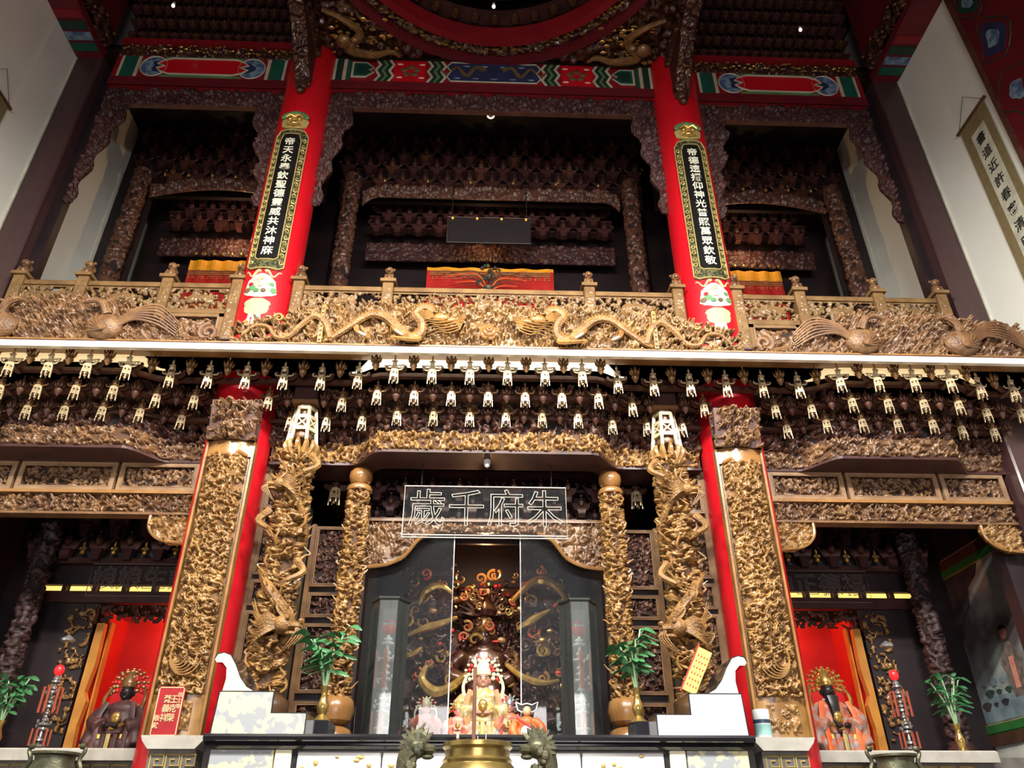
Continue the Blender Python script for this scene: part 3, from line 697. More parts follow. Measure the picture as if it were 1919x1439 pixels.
# small fittings
for i, (x, y, z, lab) in enumerate(((-3.76, 5.6, 10.02, 'small white bulb hanging from the left ceiling brackets'), (-.015, 5.3, 9.74, 'small white bulb hanging inside the round caisson'), (3.71, 5.7, 10.09, 'small white bulb hanging from the right ceiling brackets'))):
    b = thing('hanging_bulb', lab, 'bulb', (x, y, z), 'small ceiling bulbs')
    MB().lathe([(.004, .09), (.016, .075), (.02, .055), (.018, .04)], (x, y, z), 8).build('cap', 'plastic_white', b, True)
    MB().ball((x, y, z+.02), (.022, .022, .028)).build('globe', 'bulb_white', b, True)
    MB().tube([(x, y, z+.08), (x, y, z+1.0)], .003, 4).build('flex', 'ink', b)
# calligraphy scrolls on the side walls
scr = '書道近許春客清明昭隆德'
for s, side in ((-1, 'left'), (1, 'right')):
    w = thing('hanging_scroll', 'long calligraphy scroll with brown silk mount on the %s wall' % side, 'scroll', (s*4.885, 5.2, 5.6), 'calligraphy scrolls')
    xx = s*4.885
    MB().box(min(xx, xx-s*.008), max(xx, xx-s*.008), 4.98, 5.40, 5.55, 8.0).build('silk_mount', 'scroll_silk', w)
    MB().box(min(xx, xx-s*.012), max(xx, xx-s*.012), 5.07, 5.29, 5.65, 7.80).build('paper', 'scroll_paper', w)
    MB().tube([(xx-s*.012, 4.94, 8.0), (xx-s*.012, 5.44, 8.0)], .016, 8).build('top_rod', 'wood_brown', w)
    MB().tube([(xx-s*.012, 5.40, 8.01), (xx-s*.004, 5.19, 8.30), (xx-s*.012, 4.98, 8.01)], .003, 4).build('cord', 'ink', w)
    for i, ch in enumerate(scr):
        letter(ch, .135, 'ink', w, (xx-s*.014, 5.18, 7.66-i*.19), rot=(PI/2, 0, -s*PI/2), ext=.001)
# ================================================================== UPPER STOREY
struct(MB().box(-4.9, 4.9, 5.5, 8.6, 5.2, 5.3).build('gallery_floor', 'wood_dark'), 'dark timber floor of the upper gallery', 'floor')
struct(MB().box(-4.9, 4.9, 6.26, 7.7, 10.12, 10.2).build('gallery_ceiling', 'wood_black'), 'black boarded ceiling of the upper gallery', 'ceiling')
for name, x0, x1, zt, lab in (('left', -4.46, -2.42, 9.15, 'left'), ('centre', -1.90, 1.90, 9.19, 'centre'), ('right', 2.42, 4.46, 9.15, 'right')):
    L = thing('carved_lintel', 'dark carved lintel with drooping ends under the painted beam, %s bay' % lab, 'lintel', ((x0+x1)/2, 6.06, 8.9), 'upper carved lintels')
    w = x1-x0; H = carve(w, .27, .0115, 61 if name != 'centre' else 62, .095)
    relief('frieze_carving', H, w, .27, .05, 'wood_dark', L, ((x0+x1)/2, 6.08, zt-.27))
    MB().box(x0, x1, 6.05, 6.10, zt-.29, zt-.27).build('lower_bead', 'wood_brown', L)
    for e, q in ((x0, 1), (x1, -1)):
        h = 1.5; W = .34; H = carve(W, h, .0115, 63, .095)
        kp = (lambda x, z: (x*q+W/2) < .07+.25*np.clip(z/h, 0, 1)**1.3+.03*np.sin(z*16))
        relief('drooping_bracket', H, W, h, .06, 'wood_dark', L, (e+q*W/2, 6.09, zt-.28-h), keep=kp)

def cup2():
    m = MB()
    m.prism([(-.10, .02), (-.075, -.03), (.075, -.03), (.10, .02), (.10, .05), (-.10, .05)], -.05, .10)
    m.prism([(-.035, -.14), (.035, -.14), (.05, -.03), (-.05, -.03)], -.09, -.01)
    m.ball((0, -.07, .06), (.04, .035, .06), 6, 4); m.ball((0, -.075, .135), (.02, .02, .022), 6, 4)
    m.tube([(-.09, -.03, .05), (-.13, -.03, .09), (-.10, -.03, .12)], .014, 4); m.tube([(.09, -.03, .05), (.13, -.03, .09), (.10, -.03, .12)], .014, 4)
    return m.mesh('bracket_cup_large')
CUP2 = cup2()
def carved_post(name, x, y, z0, z1, r, d, seed, m, parent, res=.012, unit=.12, ground='ground_black'):
    w = 2*PI*r; h = z1-z0; H = carve(w, h, res, seed, unit)
    return relief(name, H, w, h, d, m, parent, (x, y, z0), fmap=lambda xx, dd, zz: ((r+dd)*np.sin(xx/r), -(r+dd)*np.cos(xx/r), zz), back=.004, ground=ground)
def gallery_shrine(cx, hw, label, side, bw, bz):
    g = thing('gallery_shrine', label, 'shrine', (cx, 7.6, 5.3), 'upper gallery shrines')
    MB().box(cx-hw if cx > -1 else -4.9, cx+hw if cx < 1 else 4.9, 7.66, 7.72, 9.02, 10.12).build('header_board', 'wood_black', g)
    if side: MB().box(*((-4.9, -4.45) if cx < 0 else (4.45, 4.9)), 7.56, 7.62, 5.3, 10.12).build('side_board', 'wood_black', g)
    MB().box(cx-hw, cx+hw, 8.3, 8.36, 5.3, 9.6).build('backing', 'wood_black', g)
    n = int(2*hw/.30)
    for r in range(4):
        for k in range(n+1-(r % 2)):
            x = cx-n*.15+.30*(k+.5*(r % 2))
            link('bracket_cup', CUP2, 'wood_brown' if (r+k) % 4 == 0 else 'wood_dark', g, Vector((x, 7.50+.03*r, 9.93-.22*r))-wloc(g))
        MB().box(cx-hw, cx+hw, 7.56+.02*r, 7.66, 9.98-.22*r, 10.01-.22*r).build('tier_board', 'wood_dark', g)
    for e in (-1, 1):
        carved_post('post', cx+e*(hw-.22), 7.42, 5.3, 9.2, .085, .035, 71, 'wood_brown', g, .014, .11)
    # arched beam with hooked ends
    aw = 2*hw-.75; H = carve(aw, .2, .012, 72, .09)
    if side: fm = lambda x, d, z: (x, 0*x-d, z+.16*np.cos(np.clip(np.abs(x)/(aw/2), 0, 1)*PI/2)-.10)
    else: fm = lambda x, d, z: (x, 0*x-d, z-.16*np.clip((np.abs(x)-aw/2+.22)/.22, 0, 1)**2)
    relief('arched_beam', H, aw, .2, .05, 'wood_brown', g, (cx, 7.42, 8.86), fmap=fm)
    n2 = int((aw-.2)/.28)
    for r in range(3):
        for k in range(n2+1-(r % 2)):
            link('bracket_cup', CUP2, 'wood_dark', g, Vector((cx-n2*.14+.28*(k+.5*(r % 2)), 7.95, 9.20-.20*r))-wloc(g))
        MB().box(cx-aw/2, cx+aw/2, 8.0, 8.1, 9.25-.2*r, 9.28-.2*r).build('tier_board', 'wood_dark', g)
    H = carve(aw, .3, .013, 73, .09); relief('inner_frieze', H, aw, .3, .04, 'wood_dark', g, (cx, 8.02, 8.30))
    R = random.Random(int(abs(cx)*10)+3)
    for k in range(6):
        MB().ball((cx-aw*.42+aw*.84*k/5, 7.38, 9.12+.02*R.random()), (.022, .02, .035), 6, 4).build('gilt_figure', 'bright_gilding', g, True)
    for k in range(7):
        MB().ball((cx-bw*.85+bw*1.7*k/6, 7.93, bz+.06+.02*R.random()), (.02, .02, .03), 6, 4).build('gilt_figure', 'bright_gilding', g, True)
    point_lamp('shrine_bulb_light', (cx+(.1 if cx < 0 else -.1), 7.72, 8.45), 9 if side else 5, (1.0, 0.62, 0.28))
    return g
gallery_shrine(0, 2.05, 'dark carved shrine front of the upper gallery, wide centre one', False, .8, 8.2)
gallery_shrine(-3.5, 1.28, 'dark carved shrine front of the upper gallery on the left', True, .42, 8.2)
gallery_shrine(3.5, 1.28, 'dark carved shrine front of the upper gallery on the right', True, .42, 8.2)
def altar_cloth(cx, hw, z1, yel, label):
    b = thing('altar_banner', label, 'banner', (cx, 7.85, 7.3), 'upper altar banners')
    n = 24; vs = []; fs = []
    def wavy(z0, z1, dy):
        V = []; F = []
        for i in range(n+1):
            x = cx-hw+2*hw*i/n; y = 7.85+dy+.012*math.sin(i*1.3)
            V += [(x, y, z0), (x, y, z1), (x, y+.01, z1), (x, y+.01, z0)]
        for i in range(n):
            a = i*4; c = a+4
            F += [(a, c, c+1, a+1), (a+1, c+1, c+2, a+2), (a+2, c+2, c+3, a+3), (a+3, c+3, c, a)]
        return MB().add(V, F)
    wavy(7.3, z1-yel, 0).build('red_cloth', 'banner_red', b)
    wavy(z1-yel, z1, -.006).build('yellow_band', 'banner_yellow', b)
    for k in range(3):
        MB().box(cx-hw*.95, cx+hw*.95, 7.815, 7.83, z1-yel-.03-.03*k, z1-yel-.024-.03*k).build('gold_line', 'pale_gold', b)
    for k in range(int(hw*2/.12)):
        x = cx-hw*.9+k*.12
        MB().tube([(x, 7.82, z1-yel-.16), (x, 7.82, z1-yel-.12), (x+.06, 7.82, z1-yel-.12), (x+.06, 7.82, z1-yel-.15), (x+.03, 7.82, z1-yel-.15)], .004, 4).build('fret_key', 'pale_gold', b)
    return b
altar_cloth(0, .82, 8.06, .05, 'red altar cloth with gold lines behind the centre balustrade')
altar_cloth(-3.42, .44, 8.09, .16, 'yellow topped red altar cloth behind the left balustrade')
altar_cloth(3.38, .44, 8.11, .16, 'yellow topped red altar cloth behind the right balustrade')
# bouquet of gilt flowers in front of the centre cloth
bq = thing('flower_bouquet', 'dark bouquet with gilt flowers before the red cloth upstairs', 'bouquet', (-.02, 7.55, 7.2))
R = random.Random(4)
MB().lathe([(.06, 0), (.09, .1), (.05, .25), (.07, .3)], (-.02, 7.55, 7.2), 10).build('vase', 'bronze', bq, True)
for k in range(26):
    a = R.uniform(0, 2*PI); q = R.uniform(0, .16)
    MB().ball((-.02+q*math.cos(a), 7.55+q*.5*math.sin(a), 7.62+.26*R.random()-q*.5), (.03, .025, .03), 6, 4).build('blossom', ['robe_dark', 'paint_dark_green', 'bright_gilding', 'robe_dark'][k % 4], bq, True)
for k in range(12):
    s = -1 if k % 2 else 1
    MB().tube(bez([(-.02, 7.55, 7.45), (-.02+s*.15, 7.52, 7.52+.02*k), (-.02+s*(.35+.02*k), 7.5, 7.50+.015*k)], 4), taper(9, .012, .004), 4).build('spray', 'ribbon_orange' if k % 3 == 0 else 'wood_brown', bq, True)
# outlined name board of the upper shrine, with its small bulbs
wb = thing('name_board', 'dim outlined name board with small orange bulbs in the upper gallery', 'sign', (-.03, 7.4, 8.1))
MB().tube([(-.55, 7.35, 8.06), (.50, 7.35, 8.06), (.50, 7.35, 8.48), (-.55, 7.35, 8.48), (-.55, 7.35, 8.06)], .005, 4).build('frame', 'wire_dim', wb)
MB().box(-.54, .49, 7.36, 7.37, 8.07, 8.47).build('panel', 'ground_black', wb)
for k in range(4): MB().ball((-.49+.31*k, 7.34, 8.45), .016, 6, 4).build('bulb', 'bulb_orange', wb, True)
for k in (-.5, .45): MB().tube([(k, 7.36, 8.47), (k, 7.36, 9.0)], .006, 4).build('hanger', 'metal_dark', wb)
# round smoke detector on the gallery ceiling
sd = thing('ceiling_camera', 'small white round detector under the upper gallery ceiling', 'detector', (-.03, 6.6, 9.49))
MB().lathe([(.05, .08), (.05, .04), (.045, .02), (.02, 0)], (-.03, 6.6, 9.49), 14).build('housing', 'plastic_white', sd, True)
m = MB(); ring(m, [(.03, .012), (.05, .012), (.05, .03), (.03, .03)], (-.03, 6.6, 9.48), 14); m.build('collar', 'bulb_white', sd, True)
MB().tube([(-.03, 6.6, 9.56), (-.03, 6.6, 10.12)], .008, 5).build('stem', 'metal_dark', sd)

# ------------------------------------------------------------------ balustrade
RY = 5.95
def lion(mb, x, y, z):
    mb.ball((x, y, z+.05), (.045, .05, .05), 8, 5).ball((x, y-.02, z+.125), (.042, .042, .042), 8, 5).ball((x, y-.055, z+.115), (.022, .02, .02), 6, 4)
    for e in (-1, 1):
        mb.ball((x+e*.036, y, z+.155), (.015, .012, .018), 6, 4).tube([(x+e*.03, y-.03, z+.07), (x+e*.035, y-.05, z+.0)], .014, 5)
    mb.tube([(x, y+.03, z+.05), (x+.02, y+.055, z+.11), (x, y+.04, z+.15)], .014, 5)
    return mb
def bal_post(mb_parent, x, w=.105):
    p = MB().bevbox(x-w/2, x+w/2, RY-.055, RY+.055, 5.3, 6.26, .008).build('post', 'rail_wood', mb_parent)
    H = carve(w*.72, .84, .007, 81, .07, dens=5)
    relief('post_carving', H, w*.72, .84, .012, 'rail_wood', p, (x, RY-.054, 5.38))
    MB().box(x-.075, x+.075, RY-.075, RY+.075, 6.26, 6.295).build('cap', 'rail_wood', p)
    lion(MB(), x, RY, 6.295).build('lion_finial', 'wood_mid', p, True)
def balustrade(xs, label):
    b = thing('balustrade', label, 'balustrade', ((xs[0]+xs[-1])/2, RY, 5.3), 'gallery balustrades')
    for x in xs: bal_post(b, x)
    for x0, x1 in zip(xs[:-1], xs[1:]):
        a, c = x0+.05, x1-.05; w = c-a; cx = (a+c)/2
        MB().bevbox(a, c, RY-.035, RY+.035, 6.165, 6.225, .012).build('top_rail', 'rail_wood', b)
        MB().bevbox(a, c, RY-.035, RY+.035, 5.865, 5.925, .012).build('middle_rail', 'rail_wood', b)
        MB().bevbox(a, c, RY-.035, RY+.035, 5.3, 5.36, .01).build('bottom_rail', 'rail_wood', b)
        # openwork scroll band with a lotus in the middle
        h = .24; H = carve(w, h, .006, 82+int(w*100) % 7, .08, dens=4.6)
        H[:2] = .3; H[-2:] = .3
        ny, nx = H.shape
        for rr, base in ((h*.40, .35), (h*.30, .55), (h*.18, .75)): 
            for k in range(7):
                aa = PI*k/6; stamp(H, nx/2+math.cos(aa)*rr/.006*.9, ny*.45+math.sin(aa)*rr/.006*.25, rr/.006*.42, base*.6, .35)
        relief('scroll_band', H, w, h, .03, 'rail_wood', b, (cx, RY-.008, 5.925), cut=.02)
        # framed lower panel
        z0, z1 = 5.40, 5.83
        fm = MB(); fw = .035
        fm.box(a, a+fw*1.6, RY-.03, RY+.02, z0-.04, z1+.035).box(c-fw*1.6, c, RY-.03, RY+.02, z0-.04, z1+.035).box(a, c, RY-.03, RY+.02, z1, z1+.035).box(a, c, RY-.03, RY+.02, z0-.04, z0)
        fm.build('panel_frame', 'rail_wood', b)
        mo = MB(); q = fw*1.6
        for k, (p0, p1) in enumerate((((a+q, RY-.034, z0), (a+q, RY-.034, z1)), ((c-q, RY-.034, z0), (c-q, RY-.034, z1)), ((a+q, RY-.034, z1), (c-q, RY-.034, z1)))): mo.tube([p0, p1], .009, 6)
        mo.build('panel_bead', 'moulding', b, True)
        H = carve(w-2*q, z1-z0, .012, 85, .12)
        relief('panel_carving', H, w-2*q, z1-z0, .03, 'wood_mid', b, (cx, RY+.012, z0), ground='ground_shade_dark')
balustrade([-4.46, -3.86, -3.07, -2.41], 'carved wooden balustrade with lion posts, left of the left red column')
balustrade([-1.83, -.98, .96, 1.82], 'carved wooden balustrade with lion posts between the two red columns')
balustrade([2.40, 3.02, 3.80, 4.43], 'carved wooden balustrade with lion posts, right of the right red column')

# ------------------------------------------------------------------ dragon and phoenix friezes on the ledge
FY = 5.33; FZ = 5.125
fr = thing('dragon_frieze', 'openwork frieze of two dragons facing a pearl on the ledge', 'frieze', (0, FY, FZ))
W, h = 4.24, .50
H = carve(W, h, .0062, 91, .078, dens=6)
def ktop(x, z):
    ax = np.abs(x)
    top = np.where(ax < 1.42, .40+.05*np.cos(ax*4.2)**2, .40-(ax-1.42)*.30) + .018*np.sin(x*41)+.012*np.sin(x*93)
    return (z < top)
def kopen(x, z):
    k = ktop(x, z)
    ax = np.abs(x); hole = (np.sin(x*38+2*np.sin(z*21))*np.sin(z*46+x*9) > .30) & (ax > 1.44) & (z > .05)
    return k & ~hole
relief('cloud_carving', H, W, h, .075, 'wood_amber', fr, (0, FY, FZ), keep=kopen, back=.02)
MB().box(-2.13, 2.13, FY-.03, FY+.03, FZ-.02, FZ+.022).build('base_rail', 'wood_honey', fr)
pe = MB().lathe([(.002, 0), (.05, .008), (.085, .03), (.09, .05), (.085, .07)], (0, 0, 0), 20)
pe.v = [(x, -z*1.0, y) for x, y, z in pe.v]; pe.f = [tuple(reversed(f)) for f in pe.f]
pe.v = [(x, FY-.10-y*1.0-.07, z+FZ+.155) for x, y, z in pe.v]
pe = MB()
for k, (r, y) in enumerate(((.085, -.05), (.062, -.068), (.036, -.082), (.016, -.092))):
    pe.ball((0.0, FY+y+.012, FZ+.155), (r, .028, r), 18, 8)
pe.build('pearl', 'wood_honey', fr, True)
for s in (-1, 1):
    y = FY-.055
    body = bez([(s*1.36, y+.02, FZ+.03), (s*1.27, y, FZ+.07), (s*1.13, y-.015, FZ+.18), (s*1.0, y-.02, FZ+.275), (s*.87, y-.02, FZ+.26), (s*.75, y-.015, FZ+.15), (s*.66, y-.01, FZ+.06), (s*.57, y-.02, FZ+.09), (s*.56, y-.03, FZ+.19), (s*.62, y-.03, FZ+.29), (s*.54, y-.04, FZ+.35), (s*.46, y-.04, FZ+.30)], 6)
    d = MB().tube(body, taper(len(body), .02, .035, .045), 8).build('dragon_body', 'wood_scales', fr, True)
    spn = MB()
    for i in range(2, len(body)-4, 1):
        p = body[i]; q = body[i+1]; tt = (q-p).normalized(); nn = Vector((-tt.z, 0, tt.x))*s*-1
        if nn.z < 0: nn = -nn
        spn.tube([p+nn*.03, p+nn*.062+tt*.012], [.012, .002], 4)
    spn.build('spine_fins', 'wood_gold', d, True)
    hd = MB().ball((s*.40, y-.04, FZ+.24), (.075, .05, .05), 10, 6).ball((s*.31, y-.045, FZ+.215), (.055, .035, .03), 8, 5).ball((s*.32, y-.04, FZ+.165), (.05, .025, .018), 8, 5).ball((s*.27, y-.05, FZ+.235), (.02, .025, .02), 6, 4)
    for a in (0, .03): hd.tube(bez([(s*.43, y-.04-a, FZ+.28), (s*.50, y-.03-a, FZ+.32), (s*.58, y-.03-a, FZ+.38)], 4), taper(9, .012, .004), 5)
    hd.ball((s*.375, y-.085, FZ+.265), .014, 6, 4).build('dragon_head', 'wood_honey', d, True)
    wh = MB()
    for k in range(6):
        z = FZ+.18+.025*k
        wh.tube(bez([(s*.30, y-.06, FZ+.20), (s*(.24-.01*k), y-.07, z-.05), (s*(.33+.02*k), y-.07, z-.10), (s*(.40+.03*k), y-.06, z-.08), (s*(.50+.02*k), y-.05, z-.12)], 4), taper(17, .009, .003), 4)
    for k in range(5): wh.tube(bez([(s*.47, y-.05, FZ+.26+.02*k), (s*.53, y-.06, FZ+.22+.02*k), (s*.60, y-.05, FZ+.24+.02*k), (s*.66, y-.045, FZ+.20+.025*k)], 4), taper(13, .013, .003), 4)
    wh.build('whiskers', 'wood_gold', d, True)
    for px, pz, ex, ez in ((.80, .20, .70, .05), (1.10, .17, 1.0, .04), (.60, .10, .80, .03)):
        lg = MB().tube(bez([(s*px, y, FZ+pz), (s*(px-.02), y-.05, FZ+pz-.08), (s*ex, y-.06, FZ+ez)], 4), taper(9, .026, .016), 6)
        for c in (-1, 0, 1): lg.tube([(s*ex, y-.06, FZ+ez), (s*ex-.045*s+.0*c, y-.075, FZ+ez-.01+.03*c)], [.012, .003], 4)
        lg.build('dragon_leg', 'wood_honey', d, True)
    # second arch of the tail, running across the column
    tl = bez([(s*1.30, y+.01, FZ+.05), (s*1.36, y, FZ+.20), (s*1.45, y, FZ+.27), (s*1.55, y, FZ+.18), (s*1.64, y, FZ+.06), (s*1.74, y, FZ+.05), (s*1.82, y, FZ+.15), (s*1.93, y, FZ+.16), (s*2.02, y, FZ+.06)], 5)
    MB().tube(tl, taper(len(tl), .036, .012), 7).build('dragon_tail', 'wood_scales', fr, True)
    MB().box(s*1.385-.018, s*1.385+.018, FY-.07, FY, FZ, FZ+.38).build('upright', 'wood_gold', fr)
    for k in range(8): MB().ball((s*1.385, FY-.075, FZ+.03+.045*k), .011, 6, 4).build('stud', 'wood_gold', fr, True)
    for k in range(7):
        x = 1.50+.085*k; q = .05-.003*k
        MB().tube(spiral((s*x, FZ+.33-.22*(x-1.45)), q, 1.3, 14, k, s, FY-.03), taper(15, .016, .007), 5).build('cloud_scroll', 'wood_gold', fr, True)
for s, side in ((-1, 'left'), (1, 'right')):
    f = thing('phoenix_frieze', 'openwork frieze of two phoenixes on the ledge over the %s bay' % side, 'frieze', (s*3.5, FY, FZ), 'phoenix friezes')
    W, h = 2.66, .56; cx = s*3.53
    H = carve(W, h, .0065, 93, .078, dens=6)
    def kp(x, z):
        u = (x*s+W/2)          # distance from the inner end
        top = np.interp(u, [0, .12, .3, .6, .9, 1.3, 1.7, 2.1, 2.66], [.04, .05, .14, .30, .42, .44, .43, .37, .20])+.02*np.sin(u*33)+.012*np.sin(u*71)
        return z < top
    relief('leaf_carving', H, W, h, .075, 'wood_mid', f, (cx, FY, FZ), keep=kp, back=.02, flipx=s > 0)
    MB().box(cx-W/2, cx+W/2, FY-.03, FY+.03, FZ-.02, FZ+.022).build('base_rail', 'wood_honey', f)
    e = 2.30
    MB().tube(spiral((s*e, FZ+.10), .085, 1.6, 22, PI*.5, -s, FY-.03)+[], taper(23, .026, .016), 7).build('end_scroll', 'wood_mid', f, True)
    MB().tube(bez([(s*2.34, FY-.03, FZ+.02), (s*2.48, FY-.05, FZ+.045), (s*2.62, FY-.03, FZ+.11), (s*2.74, FY-.01, FZ+.20)], 5), taper(16, .022, .01), 6).build('end_stem', 'wood_mid', f, True)
    for bx, dr in ((3.13, -1), (3.98, 1)):
        ph = MB().ball((s*bx, FY-.055, FZ+.115), (.15, .085, .125), 16, 10)
        ph.tube(bez([(s*(bx), FY-.09, FZ+.22), (s*(bx-.04*dr), FY-.12, FZ+.30), (s*(bx-.12*dr), FY-.12, FZ+.34), (s*(bx-.20*dr), FY-.13, FZ+.31)], 4), taper(13, .04, .018), 7)
        p = ph.build('phoenix_body', 'wood_feather', f, True)
        wg = MB()
        for k in range(9):
            a = -.2+k*.33
            wg.tube(bez([(s*bx-.02*s, FY-.14, FZ+.04), (s*bx+.075*math.cos(a)*s, FY-.150+.01*abs(k-4), FZ+.06+.06*math.sin(a)), (s*bx+.145*math.cos(a)*s, FY-.125+.015*abs(k-4), FZ+.09+.115*math.sin(a))], 3), taper(7, .007, .009), 5)
        wg.build('wing_ribs', 'wood_mid', p, True)
        tf = MB()
        for k in range(7):
            rise = .08+.04*k; 
            tf.tube(bez([(s*bx+s*dr*.10, FY-.09, FZ+.10+.01*k), (s*(bx+dr*.22), FY-.09, FZ+.14+rise*.45), (s*(bx+dr*.40), FY-.075, FZ+.09+rise*.75), (s*(bx+dr*(.58)), FY-.06, FZ+.0+rise*.55)], 5), taper(16, .017, .006), 5, .6)
        tf.build('tail_feathers', 'wood_mid', p, True)

# ------------------------------------------------------------------ canopy below the ledge
ca = thing('bracket_canopy', 'deep bracketed canopy with rows of hanging lanterns under the ledge', 'canopy', (0, 5.9, 5.1))
MB().bevbox(-4.89, 4.89, 5.26, 5.30, 5.04, 5.10, .006).build('ledge', 'ledge_lacquer', ca)
MB().box(-4.89, 4.89, 5.268, 5.36, 5.10, 5.112).build('ledge_groove', 'wood_dark', ca)
MB().box(-4.89, 4.89, 5.27, 5.50, 5.112, 5.125).build('ledge_top', 'wood_honey', ca)
MB().box(-4.89, 4.89, 5.36, 6.25, 5.20, 5.215).build('soffit', 'wood_dark', ca)
def sweep(name, x0, x1, yf, z0, z1, t, m, parent, n=60, dz=None):
    xs = np.linspace(x0, x1, n+1); V = []; F = []
    for x in xs:
        y = float(yf(x)); q = float(dz(x)) if dz else 0
        V += [(x, y, z0+q), (x, y, z1+q), (x, y+t, z1+q), (x, y+t, z0+q)]
    for i in range(n):
        a = i*4; c = a+4; F += [(a, c, c+1, a+1), (a+1, c+1, c+2, a+2), (a+2, c+2, c+3, a+3), (a+3, c+3, c, a)]
    F += [(0, 1, 2, 3), (n*4+3, n*4+2, n*4+1, n*4)]
    return MB().add(V, F).build(name, m, parent)
for r, (yb, z) in enumerate(((5.68, 4.99), (5.86, 4.89), (6.02, 4.78))):
    sweep('tier_board', -4.88, 4.88, lambda x: yb-.13*bulge(x), z, z+.035, .05, 'wood_brown', ca, 150)
for x0, x1, m in ((-1.06, 1.06, 'glow_board'), (-4.15, -2.85, 'glow_board_warm'), (2.85, 4.15, 'glow_board_warm')):
    V = []; F = []; n = 60; xa, xb = (-1.17, 1.17) if x0 > -2 and x1 < 2 else ((-4.28, -2.72) if x0 < 0 else (2.72, 4.28))
    for i in range(n+1):
        x = xa+(xb-xa)*i/n; b_ = float(bulge(np.array(x))); y = 5.60-.12*b_; zt = 5.05+.145*max(.02, b_)
        V += [(x, y, 5.045), (x, y, zt), (x, y+.02, zt), (x, y+.02, 5.045)]
    for i in range(n): a = i*4; c = a+4; F += [(a, c, c+1, a+1), (a+1, c+1, c+2, a+2), (a+2, c+2, c+3, a+3), (a+3, c+3, c, a)]
    F += [(0, 1, 2, 3), (n*4+3, n*4+2, n*4+1, n*4)]
    MB().add(V, F).build('glow_strip', m, ca)  # bowed cream board, light on it put in as its own glow
H = carve(9.7, .58, .012, 95, .13)
relief('back_carving', H, 9.7, .58, .11, 'wood_brown', ca, (0, 6.16, 4.60), fmap=lambda x, d, z: (x, -d-.10*bulge(x), z), ground='ground_black')
# hanging lanterns
def lantern_mesh():
    m = MB(); r = .040; zb = -.128
    c = [(-90-30+60*k) for k in range(6)]
    P = lambda k, z, q=1.0: (r*q*math.cos(rad(c[k % 6])), r*q*math.sin(rad(c[k % 6])), z)
    for k in range(6):
        low = zb-(.018 if k in (2, 5) else 0)
        m.bar(P(k, 0), P(k, low, 1.22), .0085)
        for za, zc in ((0, -.022), (-.045, -.054), (-.078, -.086)):
            q = 1-.18*za; m.bar(P(k, (za+zc)/2, 1-(za+zc)*.8), P(k+1, (za+zc)/2, 1-(za+zc)*.8), .006, abs(zc-za))
        a = Vector(P(k, -.054, 1.08)); b = Vector(P(k+1, -.054, 1.08)); mid = (a+b)/2
        m.bar(mid, mid+Vector((0, 0, -.028)), .009, .006, (0, 1, 0))
        for f in (.22, .78): pq = a+(b-a)*f; m.bar(pq, pq+Vector((0, 0, -.026)), .007, .005, (0, 1, 0))
        pa = Vector(P(k, -.02, 1.02)); pb = Vector(P(k+1, -.02, 1.02))
        for f in (.12, .88): pq = pa+(pb-pa)*f; m.bar(pq, pq+Vector((0, 0, -.028)), .010, .005, (0, 1, 0))
    m.lathe([(.008, -.13), (.016, -.12), (.014, -.108), (.006, -.095)], (0, 0, 0), 8)
    m.lathe([(.044, 0), (.044, .01), (.02, .014)], (0, 0, 0), 6, rad(c[0]))
    return m.mesh('hanging_lantern')
def wing_mesh():
    m = MB()
    for s in (-1, 1):
        m.tube(bez([(s*.035, 0, .015), (s*.075, -.005, .012), (s*.10, -.005, .035), (s*.115, 0, .07)], 4), .0065, 5)
        m.tube(bez([(s*.02, 0, .07), (s*.07, 0, .072), (s*.118, 0, .072)], 3), .005, 5)
        for cx, cz, q in ((.055, .042, .021), (.087, .052, .015)):
            m.tube([(s*(cx+q*math.cos(a)), 0, cz+q*math.sin(a)) for a in [2*PI*i/10 for i in range(11)]], .0045, 4)
    m.prism([(-.035, .01), (.035, .01), (.028, .07), (-.028, .07)], -.008, .012)
    return m.mesh('wing_scroll')
def thin_wing_mesh():
    m = MB()
    for s in (-1, 1): m.tube(bez([(s*.04, 0, .02), (s*.08, -.005, .018), (s*.10, 0, .035), (s*.095, 0, .05)], 4), .007, 5)
    m.box(-.03, .03, -.02, .02, .01, .03)
    for s in (-1, 1): m.tube([(s*.026, 0, .03), (s*.036, 0, .06), (s*.030, 0, .10)], .005, 4)
    return m.mesh('thin_wing')
def figurine_mesh():
    m = MB()
    m.lathe([(.022, 0), (.027, .02), (.022, .05), (.012, .07), (.010, .076)], (0, 0, 0), 8)
    m.ball((0, -.004, .088), (.014, .014, .016), 8, 5); m.lathe([(.016, 0), (.009, .008), (.008, .022), (.002, .028)], (0, 0, .098), 8)
    for s in (-1, 1): m.tube(bez([(s*.016, 0, .06), (s*.032, -.01, .045), (s*.018, -.024, .04)], 3), taper(7, .009, .006), 5)
    return m.mesh('figurine')
def arm_mesh():
    m = MB()
    m.prism([(.0, .02), (.2, .0), (.2, .07), (.0, .06)], -.022, .022, 'x')
    m.prism([(-.12, .055), (-.07, .02), (.07, .02), (.12, .055), (.12, .075), (-.12, .075)], .06, .10)
    for s in (-1, 1): m.ball((s*.105, .08, .09), (.022, .025, .02), 6, 4)
    m.lathe([(.034, -.105), (.031, -.03), (.03, .0)], (0, 0, 0), 6, PI/6)  # dark core added inside the cage so its windows read as shade
    return m.mesh('bracket_arm')
